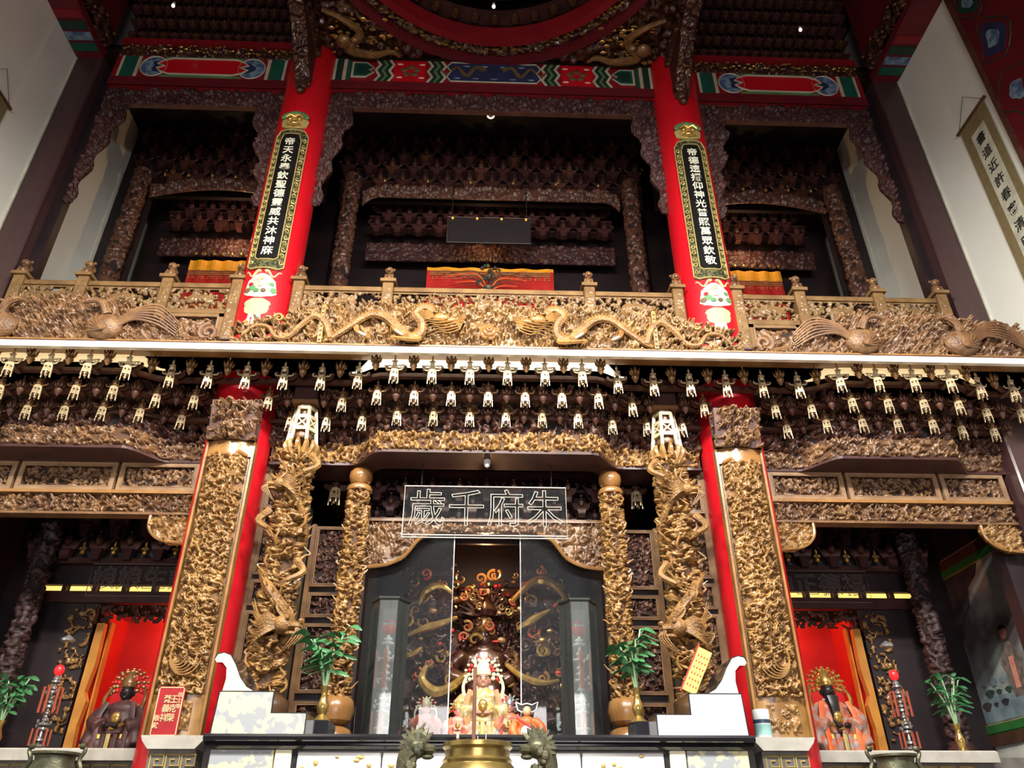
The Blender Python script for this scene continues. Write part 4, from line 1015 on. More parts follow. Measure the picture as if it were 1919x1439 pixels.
def pendant_mesh():
    m = MB()
    m.lathe([(.004, -.165), (.012, -.155), (.014, -.145), (.022, -.14), (.024, -.13), (.03, -.12), (.034, -.108), (.02, -.095), (.022, -.07), (.012, -.03), (.005, .0), (.004, .03)], (0, 0, 0), 10)
    for k in range(7):
        a = 2*PI*k/7-PI/2; c, s = math.cos(a), math.sin(a)
        m.tube([(c*.015, s*.015, -.09), (c*.034, s*.034, -.065), (c*.046, s*.046, -.03)], [.012, .014, .002], 4)
    return m.mesh('lotus_pendant')
LM, WM, TWM, FM, AM, PM = lantern_mesh(), wing_mesh(), thin_wing_mesh(), figurine_mesh(), arm_mesh(), pendant_mesh()
for me in (FM, PM): me.shade_smooth()
def blocked(x, y):
    return abs(abs(x)-CX) < .33 and y > 5.72
Rl = random.Random(12)
for row, (yb, z, off) in enumerate(((5.55, 4.960, .155), (5.75, 4.868, 0.0), (5.95, 4.782, .155))):
    for k in range(-16, 16):
        x = off+.31*k
        if abs(x) > 4.75: continue
        y = yb-.13*float(bulge(np.array(x)))
        if row > 0 and abs(abs(x)-1.55) < .12: continue
        if row > 0 and abs(abs(x)-CX) < (.20 if row == 1 else .34): continue
        L = link('hanging_lantern', LM, 'lantern_gilt', ca, Vector((x, y, z))-wloc(ca))
        L.rotation_euler = (0, 0, Rl.uniform(-.12, .12)); L.scale = (.74, .74, .8)
        link('bracket_arm', AM, 'wood_brown', L)
        if row == 0:
            link('wing_scroll', WM if bulge(np.array(x)) > .4 else TWM, 'lantern_gilt', L); link('figurine', FM, 'lantern_gilt', L, (0, -.005, .065))
        else:
            link('wing_scroll', TWM, 'gilt_brown', L); link('figurine', FM, 'wood_mid', L, (0, -.005, .03))
    if row == 0:
        for k in range(-15, 16):
            x = .31*k
            if abs(x) > 4.75: continue
            link('lotus_pendant', PM, 'gilt_brown', ca, Vector((x, yb-.015-.13*float(bulge(np.array(x))), 5.12))-wloc(ca))
    else:
        for k in range(-15, 16):
            x = .31*k+(.155 if row == 1 else 0)
            if abs(x) > 4.7 or abs(abs(x)-CX) < .34: continue
            link('lotus_pendant', PM, 'wood_brown', ca, Vector((x, yb+.03-.13*float(bulge(np.array(x))), z+.10))-wloc(ca))
# curved carved beam that closes the canopy below
for lab, x0, x1 in (('left', -4.6, -2.44), ('centre', -1.88, 1.88), ('right', 2.44, 4.6)):
    cb = thing('canopy_beam', 'carved canopy beam bowed forward over the %s' % ('middle niche' if lab == 'centre' else lab+' side shrine'), 'beam', ((x0+x1)/2, 6.1, 4.45), 'bowed canopy beams')
    w = x1-x0; cx = (x0+x1)/2; yb = 6.14
    H = carve(w, .17, .007, 97, .08)
    relief('carving', H, w, .17, .05, 'wood_gold' if lab == 'centre' else 'wood_mid', cb, (cx, yb, 4.455), fmap=lambda x, d, z: (x, -d-.28*bulge(x+cx), z), ground='ground_shade_brown')
    sweep('soffit_board', x0, x1, lambda x: yb-.28*bulge(x)-.02, 4.43, 4.455, .34, 'wood_dark', cb, 60)
    H = carve(w, .16, .01, 98, .11)
    relief('upper_carving', H, w, .16, .08, 'wood_brown', cb, (cx, yb+.02, 4.625), fmap=lambda x, d, z: (x, -d-.22*bulge(x+cx), z), ground='ground_black')
# ================================================================== LOWER STOREY
def frame_rect(x0, x1, z0, z1, y0, y1, w, name, m, parent):
    f = MB()
    f.box(x0, x0+w, y0, y1, z0, z1).box(x1-w, x1, y0, y1, z0, z1).box(x0+w, x1-w, y0, y1, z1-w, z1).box(x0+w, x1-w, y0, y1, z0, z0+w)
    o = f.build(name, m, parent)
    b = MB(); g = w+.006
    for p, q in (((x0+g, y0+.004, z0+g), (x1-g, y0+.004, z0+g)), ((x1-g, y0+.004, z0+g), (x1-g, y0+.004, z1-g)), ((x1-g, y0+.004, z1-g), (x0+g, y0+.004, z1-g)), ((x0+g, y0+.004, z1-g), (x0+g, y0+.004, z0+g))):
        b.tube([p, q], .006, 5)
    b.build('bead', 'moulding', o, True)
    return o
for s, side in ((-1, 'left'), (1, 'right')):
    pf = thing('panelled_transom', 'row of three framed carved panels over the %s side shrine' % side, 'panels', (s*3.5, 6.16, 4.15), 'panelled transoms')
    MB().box(min(s*2.44, s*4.58), max(s*2.44, s*4.58), 6.19, 6.23, 3.98, 4.43).build('backing', 'wood_dark', pf)
    for i, (a, b) in enumerate(((2.46, 3.12), (3.15, 3.96), (3.99, 4.56))):
        x0, x1 = min(s*a, s*b), max(s*a, s*b)
        frame_rect(x0, x1, 4.175, 4.435, 6.13, 6.2, .03, 'panel_frame', 'moulding', pf)
        H = carve(x1-x0-.08, .18, .0065, 101+i, .07)
        relief('panel_carving', H, x1-x0-.08, .18, .035, 'wood_mid', pf, ((x0+x1)/2, 6.185, 4.215), flipx=s > 0, ground='ground_shade_dark')
    tb = thing('carved_transom_beam', 'carved scroll beam with corner brackets spanning the %s side shrine' % side, 'beam', (s*3.5, 6.12, 3.97), 'carved transom beams')
    MB().box(min(s*2.44, s*4.56), max(s*2.44, s*4.56), 6.11, 6.24, 4.145, 4.172).build('top_bead', 'wood_honey', tb)
    MB().box(min(s*2.44, s*4.56), max(s*2.44, s*4.56), 6.13, 6.24, 3.965, 3.985).build('bottom_bead', 'wood_mid', tb)
    H = carve(2.12, .165, .0065, 105, .07)
    relief('carving', H, 2.12, .165, .05, 'wood_mid', tb, (s*3.5, 6.17, 3.982), flipx=s > 0, ground='ground_shade_brown')
    for e, q in ((2.44, 1), (4.56, -1)):
        W, h = .34, .24; H = carve(W, h, .0065, 106, .07)
        cxs = s*(e+q*W/2)
        kp = lambda x, z: ((x*s*q+W/2)/W)**2*0.9+((h-z)/h)**2*.75 < .92
        br = relief('corner_bracket', H, W, h, .05, 'wood_gold', tb, (cxs, 6.17, 3.965-h), keep=kp, back=.03)
        MB().tube(bez([(s*(e+q*.02), 6.14, 3.965-h+.0), (s*(e+q*.22), 6.14, 3.965-h+.03), (s*(e+q*.32), 6.14, 3.965-h+.12), (s*(e+q*.335), 6.14, 3.96)], 5), .013, 6).build('bracket_edge', 'wood_honey', br, True)

# ---- long carved boards standing before the columns
for s, side in ((-1, 'left'), (1, 'right')):
    bx, by, w = s*2.10, 5.79, .36
    cb = thing('carved_board', 'tall golden carved board with flared capital before the %s red column' % side, 'board', (bx, by, 2.24), 'carved couplet boards')
    curve = lambda x: .05*(1-(x/(w/2))**2)
    H = carve(w-.05, 1.82, .005, 111, .076, dens=9.5)
    relief('carving', H, w-.05, 1.82, .055, 'wood_gold', cb, (bx, by, 2.51), fmap=lambda x, d, z: (x, -d-curve(x), z), flipx=s > 0, ground='ground_shade_honey')
    n = 12
    def shell(z0, z1, d, name, m):
        V = []; F = []
        for z in (z0, z1):
            for i in range(n+1): x = -w/2+w*i/n; V.append((bx+x, by-curve(x)-d, z))
            for i in range(n+1): x = -w/2+w*i/n; V.append((bx+x, by+.035, z))
        k = 2*(n+1)
        for i in range(n):
            F += [(i, i+1, k+i+1, k+i), (n+1+i, k+n+1+i, k+n+2+i, n+2+i), (i, n+1+i, n+2+i, i+1), (k+i, k+i+1, k+n+2+i, k+n+1+i)]
        F += [(0, k, k+n+1, n+1), (n, 2*n+1, k+2*n+1, k+n)]
        return MB().add(V, F).build(name, m, cb, True)
    shell(2.24, 2.51, .004, 'foot_block', 'wood_gold'); shell(2.50, 4.33, -.012, 'ground', 'wood_mid'); shell(4.33, 4.46, .012, 'smooth_top', 'wood_honey')
    H = carve(.22, .18, .0065, 112, .09); relief('foot_carving', H, .22, .18, .03, 'wood_gold', cb, (bx, by-.045, 2.28))
    sw = MB()
    for k in range(6):
        q = .045+.014*k; sx, sz = bx+s*.09, 2.74
        sw.tube([(sx-s*q*.95*(1-math.cos(f)), by-.100-.002*math.sin(f*5+k), sz+q*1.15*math.sin(f)*-1*(1 if f < 3.2 else .8)+.02) for f in [-.7+(3.3+.2*(k % 3))*i/18 for i in range(19)]], taper(19, .004, .003, .0095), 5)
    sw.build('phoenix_plumes', 'wood_gold', cb, True)
    for e in (-1, 1):
        MB().box(bx+e*w/2-(.0 if e > 0 else .018), bx+e*w/2+(.018 if e > 0 else .0), by-.03, by+.035, 2.24, 4.46).build('edge_strip', 'wood_honey', cb)
    # apron wave under the smooth top
    MB().tube(bez([(bx-.15, by-.04, 4.33), (bx-.08, by-.055, 4.36), (bx-.05, by-.06, 4.30), (bx, by-.062, 4.34), (bx+.05, by-.06, 4.30), (bx+.08, by-.055, 4.36), (bx+.15, by-.04, 4.33)], 4), .014, 6).build('apron_wave', 'wood_honey', cb, True)
    H = carve(.40, .34, .006, 113, .085)
    relief('capital', H, .40, .34, .09, 'wood_mid', cb, (bx, by+.03, 4.46), fmap=lambda x, d, z: (x*(1+.25*z), -d-.05-.10*z-.06*(1-(x/.2)**2), z), back=.0, ground='ground_shade_dark')
    MB().prism([(by+.03, 4.46), (by-.06, 4.46), (by-.13, 4.80), (by+.03, 4.80)], bx-.19, bx+.19, 'x').build('capital_core', 'wood_brown', cb)

# ---- dragon columns
def hex_lantern(parent, x, y, z0, z1, r):
    m = MB(); h = z1-z0
    P = lambda k, q, z: (x+r*q*math.cos(rad(-120+60*k)), y+r*q*math.sin(rad(-120+60*k)), z)
    for k in range(6):
        m.bar(P(k, .80, z1-.10*h), P(k, 1.18, z0-.02), .026)
        for f, q in ((.12, .82), (.38, .92), (.72, 1.04)): 
            m.bar(P(k, q, z1-f*h), P(k+1, q, z1-f*h), .018, .03)
        a = Vector(P(k, .83, z1-.16*h)); b = Vector(P(k+1, .92, z1-.38*h)); c = Vector(P(k+1, .83, z1-.16*h)); d = Vector(P(k, .92, z1-.38*h))
        a2 = Vector(P(k, .93, z1-.40*h)); b2 = Vector(P(k+1, 1.02, z1-.70*h)); c2 = Vector(P(k+1, .93, z1-.40*h)); d2 = Vector(P(k, 1.02, z1-.70*h))
        for p, q in ((a2, b2), (c2, d2)): m.bar(p, q, .014, .012)
        m.add([P(k, .80, z1-.12*h), P(k+1, .80, z1-.12*h), P(k+1, .62, z1), P(k, .62, z1)], [(0, 1, 2, 3)])
    o = m.build('lantern_crown', 'lantern_gilt', parent)
    MB().lathe([(r*.72, z0+.02), (r*.8, z0+.05), (r*.6, z0+.10), (r*.55, z1-.03), (r*.6, z1)], (x, y, 0), 12).build('lantern_core', 'wood_mid', o, True)
    return o
def dragon_column(x, y, s, side):
    t = thing('dragon_column', 'freestanding carved dragon column with lantern crown, %s of the altar' % side, 'column', (x, y, 2.2), 'large dragon columns')
    carved_post('shaft', x, y, 2.2, 4.42, .085, .07, 121, 'wood_gold', t, .0056, .08, 'ground_shade_brown')
    MB().box(x-.10, x+.10, y-.10, y+.10, 4.88, 5.10).build('capital_block', 'wood_dark', t)
    MB().box(x-.12, x+.12, y-.12, y+.12, 5.10, 5.13).build('abacus', 'wood_brown', t)
    MB().box(x-.11, x+.11, y-.11, y+.11, 4.855, 4.88).build('capital_bead', 'wood_mid', t)
    hex_lantern(t, x, y, 4.52, 4.86, .105)
    pt = []; n = 90; z0, z1 = 2.42, 4.30
    for i in range(n):
        f = i/(n-1); a = -PI/2+s*(.4+f*2.3*2*PI); rr = .135+.02*math.sin(f*23)
        pt.append((x+rr*math.cos(a), y+rr*math.sin(a), z0+(z1-z0)*f+.03*math.sin(f*17)))
    d = MB().tube(pt, taper(n, .034, .018, .046), 8).build('dragon_body', 'wood_scales', t, True)
    fin = MB()
    for i in range(4, n-2, 2):
        p = Vector(pt[i]); o = Vector((p.x-x, p.y-y, 0)).normalized()
        fin.tube([p+o*.03+Vector((0, 0, .01)), p+o*.065+Vector((0, 0, .045))], [.013, .002], 4)
    fin.build('dorsal_fins', 'wood_gold', d, True)
    # main head, low, looking towards the altar; a smaller one high up
    for hz, q, di in ((2.98, 1.0, 1), (4.08, .75, -1)):
        hx = x-s*.10*q*di*1.1; hy = y-.15
        hm = MB().ball((hx, hy, hz), (.085*q, .075*q, .07*q), 10, 7).ball((hx-s*di*.085*q, hy-.02, hz-.01), (.06*q, .05*q, .035*q), 8, 5).ball((hx-s*di*.07*q, hy-.02, hz-.065*q), (.055*q, .04*q, .02*q), 8, 5)
        hm.ball((hx-s*di*.04*q, hy-.065*q, hz+.04*q), .02*q, 6, 4).ball((hx-s*di*.13*q, hy-.03, hz+.02*q), (.024*q, .03*q, .022*q), 6, 4)
        for a in (-.02, .03): hm.tube(bez([(hx, hy+a, hz+.05*q), (hx+s*di*.06*q, hy+a, hz+.12*q), (hx+s*di*.04*q, hy+a, hz+.19*q)], 4), taper(9, .017*q, .005), 5)
        h = hm.build('dragon_head', 'wood_scales', t, True)
        mn = MB()
        for k in range(15):
            a = -1.3+k*.19
            mn.tube(bez([(hx+s*di*.03*q, hy-.03, hz+.02*math.sin(a)), (hx+s*di*.10*q, hy-.06, hz+.07*q*math.sin(a)), (hx+s*di*.17*q, hy-.045, hz+.09*q*math.sin(a)-.03), (hx+s*di*(.23+.01*(k % 3))*q, hy-.0, hz+.17*q*math.sin(a)+.035*(k % 2))], 4), taper(13, .0115*q, .003), 5)
        for k in range(4): mn.tube(bez([(hx-s*di*.10*q, hy-.04, hz-.02), (hx-s*di*(.16-.02*k)*q, hy-.06, hz-.08*q), (hx-s*di*(.10-.03*k)*q, hy-.05, hz-.15*q-.02*k)], 4), taper(9, .010*q, .003), 5)
        mn.build('mane', 'wood_scales', h, True)
    for lz, e in ((2.55, 1), (3.35, -1), (3.75, 1), (4.22, -1)):
        a = (x+e*s*.13, y-.12, lz+.12); b = (x+e*s*.20, y-.16, lz+.02); c = (x+e*s*.10, y-.21, lz-.06)
        lg = MB().tube(bez([a, b, c], 4), taper(9, .034, .02), 6)
        for q in (-1, 0, 1): lg.tube([c, (c[0]-e*s*.05, c[1]-.02, c[2]-.02+.035*q)], [.014, .003], 4)
        lg.build('dragon_leg', 'wood_scales', t, True)
    lf = MB(); R = random.Random(17)
    for k in range(26):
        a = -PI/2+R.uniform(-1.5, 1.5); z = 2.3+2.1*k/26; rr = .135
        p = (x+rr*math.cos(a), y+rr*math.sin(a), z); o = (math.cos(a), math.sin(a))
        lf.tube(bez([p, (p[0]+o[0]*.035, p[1]+o[1]*.03, z+.03), (p[0]+o[0]*.03+R.uniform(-.05, .05), p[1]+o[1]*.04, z+R.uniform(.04, .09)), (p[0]+R.uniform(-.07, .07), p[1]+o[1]*.02, z+R.uniform(.06, .12))], 3), taper(10, .014, .004), 5)
    lf.build('curling_leaves', 'wood_gold', t, True)
    fl = MB()
    for k in range(12):
        a = 2*PI*k/12; fl.tube(bez([(x+.09*math.cos(a), y+.09*math.sin(a), 4.40), (x+.135*math.cos(a), y+.135*math.sin(a), 4.46), (x+.12*math.cos(a), y+.12*math.sin(a), 4.51)], 3), taper(7, .035, .012), 5)
    fl.build('leaf_collar', 'wood_gold', t, True)
    MB().lathe([(.17, 0), (.17, .05), (.13, .09), (.15, .13), (.12, .2)], (x, y, 2.2), 12).build('base', 'wood_gold', t, True)
dragon_column(-1.56, 5.88, -1, 'left'); dragon_column(1.53, 5.88, 1, 'right')
def slim_column(x, y, s, side):
    t = thing('slim_column', 'slim carved column topped by a round ball at the %s edge of the niche' % side, 'column', (x, y, 2.2), 'slim carved columns')
    carved_post('shaft', x, y, 2.55, 4.24, .065, .045, 131, 'wood_gold', t, .0052, .064, 'ground_shade_brown')
    MB().lathe([(.105, 4.215), (.11, 4.235), (.10, 4.26), (.06, 4.275)], (x, y, 0), 16).build('neck_ring', 'wood_honey', t, True)
    MB().lathe([(.05, 4.268), (.085, 4.295), (.10, 4.35), (.095, 4.39), (.07, 4.42), (.05, 4.43)], (x, y, 0), 20).build('ball', 'wood_honey', t, True)
    MB().lathe([(.05, 4.425), (.11, 4.435), (.115, 4.45), (.09, 4.46)], (x, y, 0), 20).build('cap', 'wood_mid', t, True)
    MB().lathe([(.06, 2.36), (.12, 2.40), (.14, 2.47), (.125, 2.54), (.08, 2.575)], (x, y, 0), 18).build('gourd_base', 'wood_honey', t, True)
    MB().lathe([(.10, 2.2), (.14, 2.24), (.145, 2.29), (.12, 2.34), (.06, 2.37)], (x, y, 0), 18).build('drum_base', 'wood_honey', t, True)
    lf = MB(); R = random.Random(23)
    for k in range(44):
        a = -PI/2+R.uniform(-1.6, 1.6); z = 2.62+1.55*k/44; rr = .095
        p = (x+rr*math.cos(a), y+rr*math.sin(a), z); o = (math.cos(a), math.sin(a))
        lf.tube(bez([p, (p[0]+o[0]*.025, p[1]+o[1]*.025, z+.02), (p[0]+o[0]*.02+R.uniform(-.04, .04), p[1]+o[1]*.03, z+R.uniform(.03, .06))], 3), taper(7, .013, .003), 5)
    lf.build('curling_leaves', 'wood_gold', t, True)
slim_column(-1.09, 6.2, -1, 'left'); slim_column(1.075, 6.2, 1, 'right')

# ---- lattice screens between the columns and the niche
def screen(name, label, x0, x1, y, zs, fm, cm, grp, seed, top=4.46):
    t = thing(name, label, 'screen', ((x0+x1)/2, y, 2.2), grp)
    MB().box(x0, x1, y+.03, y+.05, 2.2, top).build('backing', 'wood_black', t)
    pw = .045
    MB().bevbox(x0, x0+pw, y-.03, y+.05, 2.2, top, .006).build('stile', fm, t); MB().bevbox(x1-pw, x1, y-.03, y+.05, 2.2, top, .006).build('stile', fm, t)
    for i, (z0, z1) in enumerate(zs):
        frame_rect(x0+pw, x1-pw, z0, z1, y-.02, y+.04, .018, 'panel_frame', fm, t)
        H = carve(x1-x0-2*pw-.04, z1-z0-.05, .007, seed+i, .075)
        relief('panel_carving', H, x1-x0-2*pw-.04, z1-z0-.05, .035, cm, t, ((x0+x1)/2, y+.026, z0+.025), ground='ground_shade_dark')
    return t
ZO = ((4.07, 4.46), (3.50, 4.02), (3.25, 3.46), (2.62, 3.21), (2.25, 2.58))
for s, side in ((-1, 'left'), (1, 'right')):
    a, b = min(s*1.58, s*1.93), max(s*1.58, s*1.93)
    t = screen('carved_screen', 'carved panel screen beside the %s red column, behind the dragon column' % side, a, b, 6.24, ZO, 'moulding', 'wood_mid', 'outer carved screens', 141)
    MB().box(min(s*1.555, s*1.58), max(s*1.555, s*1.58), 6.20, 6.62, 2.2, 4.2).build('return_board', 'metal_dark', t)
    MB().box(min(s*1.53, s*1.555), max(s*1.53, s*1.555), 6.30, 6.36, 3.35, 4.12).build('return_moulding', 'wood_honey', t)
    a, b = min(s*1.10, s*1.55), max(s*1.10, s*1.55)
    screen('inner_screen', 'darker carved panel screen in the recess %s of the niche' % side, a, b, 6.64, ((3.52, 4.06), (3.26, 3.47), (2.66, 3.21), (2.25, 2.6)), 'wood_mid', 'wood_brown', 'inner carved screens', 151, 4.08)

# ---- the central niche
ni = thing('central_niche', 'dark glazed niche with carved curved top in the middle', 'niche', (0, 6.5, 2.18))
MB().box(-1.25, 1.25, 7.7, 7.76, 2.18, 4.6).build('back_board', 'wood_black', ni)
for s in (-1, 1): MB().box(min(s*1.02, s*1.08), max(s*1.02, s*1.08), 6.52, 7.7, 2.18, 4.2).build('side_board', 'wood_black', ni)
MB().box(-1.02, 1.02, 6.7, 7.7, 2.18, 2.28).build('plinth', 'black_lacquer', ni)
MB().box(-1.55, 1.55, 6.62, 7.7, 4.56, 4.62).build('niche_ceiling', 'wood_dark', ni)
W, h = 2.10, .42
H = carve(W, h, .008, 161, .09)
kp = lambda x, z: z > np.interp(np.abs(x), [0, .45, .58, .70, .85, 1.05], [.34, .33, .26, .10, .03, .0])
relief('arched_valance', H, W, h, .045, 'wood_mid', ni, (0, 6.5, 3.64), keep=kp, back=.04)
for s in (-1, 1):
    MB().tube(bez([(s*1.04, 6.47, 3.645), (s*.85, 6.47, 3.67), (s*.70, 6.47, 3.745), (s*.58, 6.47, 3.90), (s*.45, 6.47, 3.965)], 5), .016, 6).build('valance_edge', 'wood_honey', ni, True)
MB().box(-1.05, 1.05, 6.46, 6.54, 4.06, 4.09).build('valance_rail', 'wood_mid', ni)
for r in range(3):
    for k in range(9-(r % 2)):
        link('bracket_cup', CUP2, 'wood_brown' if k % 2 else 'wood_dark', ni, Vector((-1.0+.25*(k+.5*(r % 2)), 6.66+.05*r, 4.42-.13*r))-wloc(ni)).scale = (.8, .8, .8)
    MB().box(-1.1, 1.1, 6.70+.05*r, 6.78+.05*r, 4.45-.13*r, 4.475-.13*r).build('tier_board', 'wood_dark', ni)
MB().box(-1.1, 1.1, 6.86, 6.90, 4.0, 4.56).build('tier_backing', 'wood_black', ni)
for s, x0, x1 in ((-1, -1.0, -.27), (1, .30, 1.0)):
    g = MB().box(x0, x1, 6.555, 6.563, 2.28, 4.0).build('glass_pane', 'case_glass', ni)
    MB().box(*((x1-.008, x1) if s < 0 else (x0, x0+.008)), 6.55, 6.568, 2.28, 4.0).build('polished_edge', 'silver', g)
MB().box(-1.02, 1.02, 6.46, 6.58, 2.18, 2.28).build('sill', 'black_lacquer', ni)
for s, side in ((-1, 'left'), (1, 'right')):   # small bracket lanterns beside the niche
    sl = link('recess_lantern', LM, 'lantern_gilt', None, (s*1.36, 6.5, 4.36)); tag(sl, 'small pale lantern hanging in the recess %s of the niche' % side, 'lantern', 'recess lanterns')
    link('figurine', FM, 'wood_brown', sl, (0, 0, .01)); link('bracket_arm', AM, 'wood_brown', sl)
# ball camera under the bowed beam
dc = thing('dome_camera', 'small white camera fixed under the bowed middle beam', 'camera', (0, 5.98, 4.36))
MB().lathe([(.028, .07), (.03, .045), (.02, .04)], (0, 5.98, 4.36), 12).build('mount', 'plastic_white', dc, True)
MB().ball((0, 5.97, 4.385), (.026, .026, .028), 10, 7).build('eye', 'crystal', dc, True)

# outlined name board hung before the niche
nb = thing('neon_name_board', 'clear name board with four pale outlined characters over the niche', 'sign', (0, 6.06, 3.76))
x0, x1, z0, z1 = -.685, .668, 3.765, 4.215
MB().tube([(x0, 6.05, z0), (x1, 6.05, z0), (x1, 6.05, z1), (x0, 6.05, z1), (x0, 6.05, z0)], .0055, 5).build('outline_frame', 'wire_sign', nb)
MB().tube([(x0, 6.05, z0+.022), (x1, 6.05, z0+.022)], .006, 5).build('lower_tube', 'wire_sign', nb)
glass('sign_glass', (.95, .95, .95), 0.01); MB().box(x0, x1, 6.058, 6.066, z0, z1).build('clear_panel', 'sign_glass', nb)
for i, ch in enumerate('歲千府朱'):
    letter(ch, .345, 'wire_sign', nb, (-.49+.325*i, 6.045, 3.998), outline=.0034, sx=.92)
for x in (-.55, .55): MB().tube([(x, 6.06, z1), (x, 6.06, 4.44)], .004, 4).build('hanger', 'metal_dark', nb)

# ------------------------------------------------------------------ side shrines
for s, side in ((-1, 'left'), (1, 'right')):
    X = lambda a, b: (min(s*a, s*b), max(s*a, s*b))
    sh = thing('side_shrine', 'dark side shrine with red lit alcove in the %s bay' % side, 'shrine', (s*3.4, 7.3, 2.18), 'side shrines')
    MB().box(*X(1.95, 4.9), 7.95, 8.0, 2.18, 5.15).build('back_board', 'wood_black', sh)
    MB().box(*X(2.0, 2.06), 6.4, 7.95, 2.18, 5.15).build('inner_side_board', 'wood_black', sh)
    MB().box(*X(2.0, 4.9), 6.24, 7.95, 5.1, 5.16).build('ceiling_board', 'wood_black', sh)
    MB().box(*X(2.3, 4.3), 7.32, 7.36, 3.72, 5.1).build('upper_board', 'wood_black', sh)
    MB().box(*X(2.3, 4.3), 7.30, 7.38, 3.55, 3.655).build('slot_rail', 'wood_dark', sh)
    MB().box(*X(3.58, 4.3), 7.34, 7.38, 2.18, 3.56).build('wing_board', 'wood_black', sh)
    for k in range(6): MB().box(*X(2.58+.275*k, 2.79+.275*k), 7.345, 7.36, 3.662, 3.712).build('lit_slot', 'lit_slot', sh)
    for k in range(7): MB().box(*X(2.53+.275*k, 2.57+.275*k), 7.30, 7.37, 3.655, 3.72).build('slot_mullion', 'wood_dark', sh)
    for k in range(6):
        f = link('figurine', FM, 'bright_gilding' if k < 4 else 'gilt_brown', sh, Vector((s*(2.65+.29*k), 7.22, 3.98))-wloc(sh)); f.scale = (1, 1, 1.1)
        link('bracket_cup', CUP2, 'wood_dark', sh, Vector((s*(2.80+.29*k), 7.27, 4.06))-wloc(sh)); link('bracket_cup', CUP2, 'wood_dark', sh, Vector((s*(2.65+.29*k), 7.22, 4.28))-wloc(sh))
    MB().box(*X(2.3, 4.3), 7.24, 7.32, 3.90, 3.95).build('tier_rail', 'wood_dark', sh)
    # openwork over the alcove and beside it
    H = carve(1.3, .16, .007, 171, .075, dens=2.6); relief('openwork_valance', H, 1.3, .16, .02, 'wood_dark', sh, (s*3.1, 7.34, 3.375), cut=.03)
    H = carve(.24, 1.1, .007, 172, .08, dens=2.6); relief('openwork_side', H, .24, 1.1, .02, 'gilt_brown', sh, (s*3.70, 7.325, 2.4), cut=.03)
    # alcove lined with red
    MB().box(*X(2.45, 3.62), 7.86, 7.9, 2.18, 3.56).build('alcove_back', 'curtain_red', sh)
    MB().box(*X(3.50, 3.54), 7.42, 7.86, 2.18, 3.5).build('alcove_side', 'curtain_red', sh)
    zig = [(s*3.47, 2.18), (s*3.49, 2.5), (s*3.465, 2.7), (s*3.50, 2.78), (s*3.47, 3.0), (s*3.48, 3.37), (s*3.545, 3.37), (s*3.56, 2.18)]
    MB().prism(zig if s > 0 else zig[::-1], 7.33, 7.40).build('amber_frame', 'amber_frame', sh)
    MB().box(*X(3.455, 3.47), 7.42, 7.5, 2.18, 3.40).build('inner_jamb', 'amber_frame', sh)
    carved_post('carved_post', s*4.06, 7.05, 2.18, 4.5, .07, .035, 173, 'wood_post', sh, .012, .10)
    if s < 0: MB().box(-4.9, -4.86, 6.32, 7.95, 2.18, 5.1).build('dark_sheet', 'wood_black', sh)  # dark sheet added over lit plaster to keep this side dark
    else: MB().box(4.87, 4.9, 6.32, 7.95, 4.24, 5.1).build('dark_sheet', 'wood_black', sh)  # dark sheet added above the painting to darken the wall
    MB().lathe([(.13, 2.18), (.12, 2.3), (.07, 2.38)], (s*4.06, 7.05, 0), 12).build('post_base', 'wood_dark', sh, True)
    point_lamp('alcove_bulb_light', (s*2.75, 7.62, 3.36), 15.0, (1.0, 0.30, 0.13))
    point_lamp('valance_bulb_light', (s*2.95, 7.6, 3.62), 1.2, (1.0, 0.6, 0.25))
    # outlined board
    sb = thing('outlined_board', 'dim clear board with outlined characters in the %s side shrine' % side, 'sign', (s*3.2, 7.0, 3.5), 'side shrine boards')
    a, b = X(2.62, 3.56)
    MB().tube([(a, 7.0, 3.53), (b, 7.0, 3.53), (b, 7.0, 3.82), (a, 7.0, 3.82), (a, 7.0, 3.53)], .004, 4).build('outline_frame', 'wire_dim', sb)
    for i, ch in enumerate('神正德福' if s > 0 else '娘娘生註'): letter(ch, .22, 'wire_dim', sb, (a+.13+.225*i, 6.995, 3.675), outline=.003)
    for x in (a+.05, b-.05): MB().tube([(x, 7.0, 3.82), (x, 7.12, 4.3)], .004, 4).build('hanger', 'metal_dark', sb)
    # stone altar counter
    ct = thing('stone_counter', 'grey stone altar counter with key pattern in the %s side shrine' % side, 'counter', (s*3.4, 6.3, 0), 'stone altar counters')
    x0, x1 = X(2.47, 3.83 if s > 0 else 4.40)
    MB().bevbox(x0, x1, 6.18, 6.6, 2.135, 2.215, .012).build('slab', 'grey_stone', ct)
    MB().box(x0+.03, x1-.03, 6.24, 6.32, 1.0, 2.135).build('front', 'dark_stone', ct)
    for k in range(int((x1-x0-.1)/.14)):
        x = x0+.08+.14*k
        MB().tube([(x, 6.236, 2.03), (x, 6.236, 2.11), (x+.11, 6.236, 2.11), (x+.11, 6.236, 2.045), (x+.04, 6.236, 2.045), (x+.04, 6.236, 2.08), (x+.075, 6.236, 2.08)], .006, 4).build('key_pattern', 'pale_gold', ct)

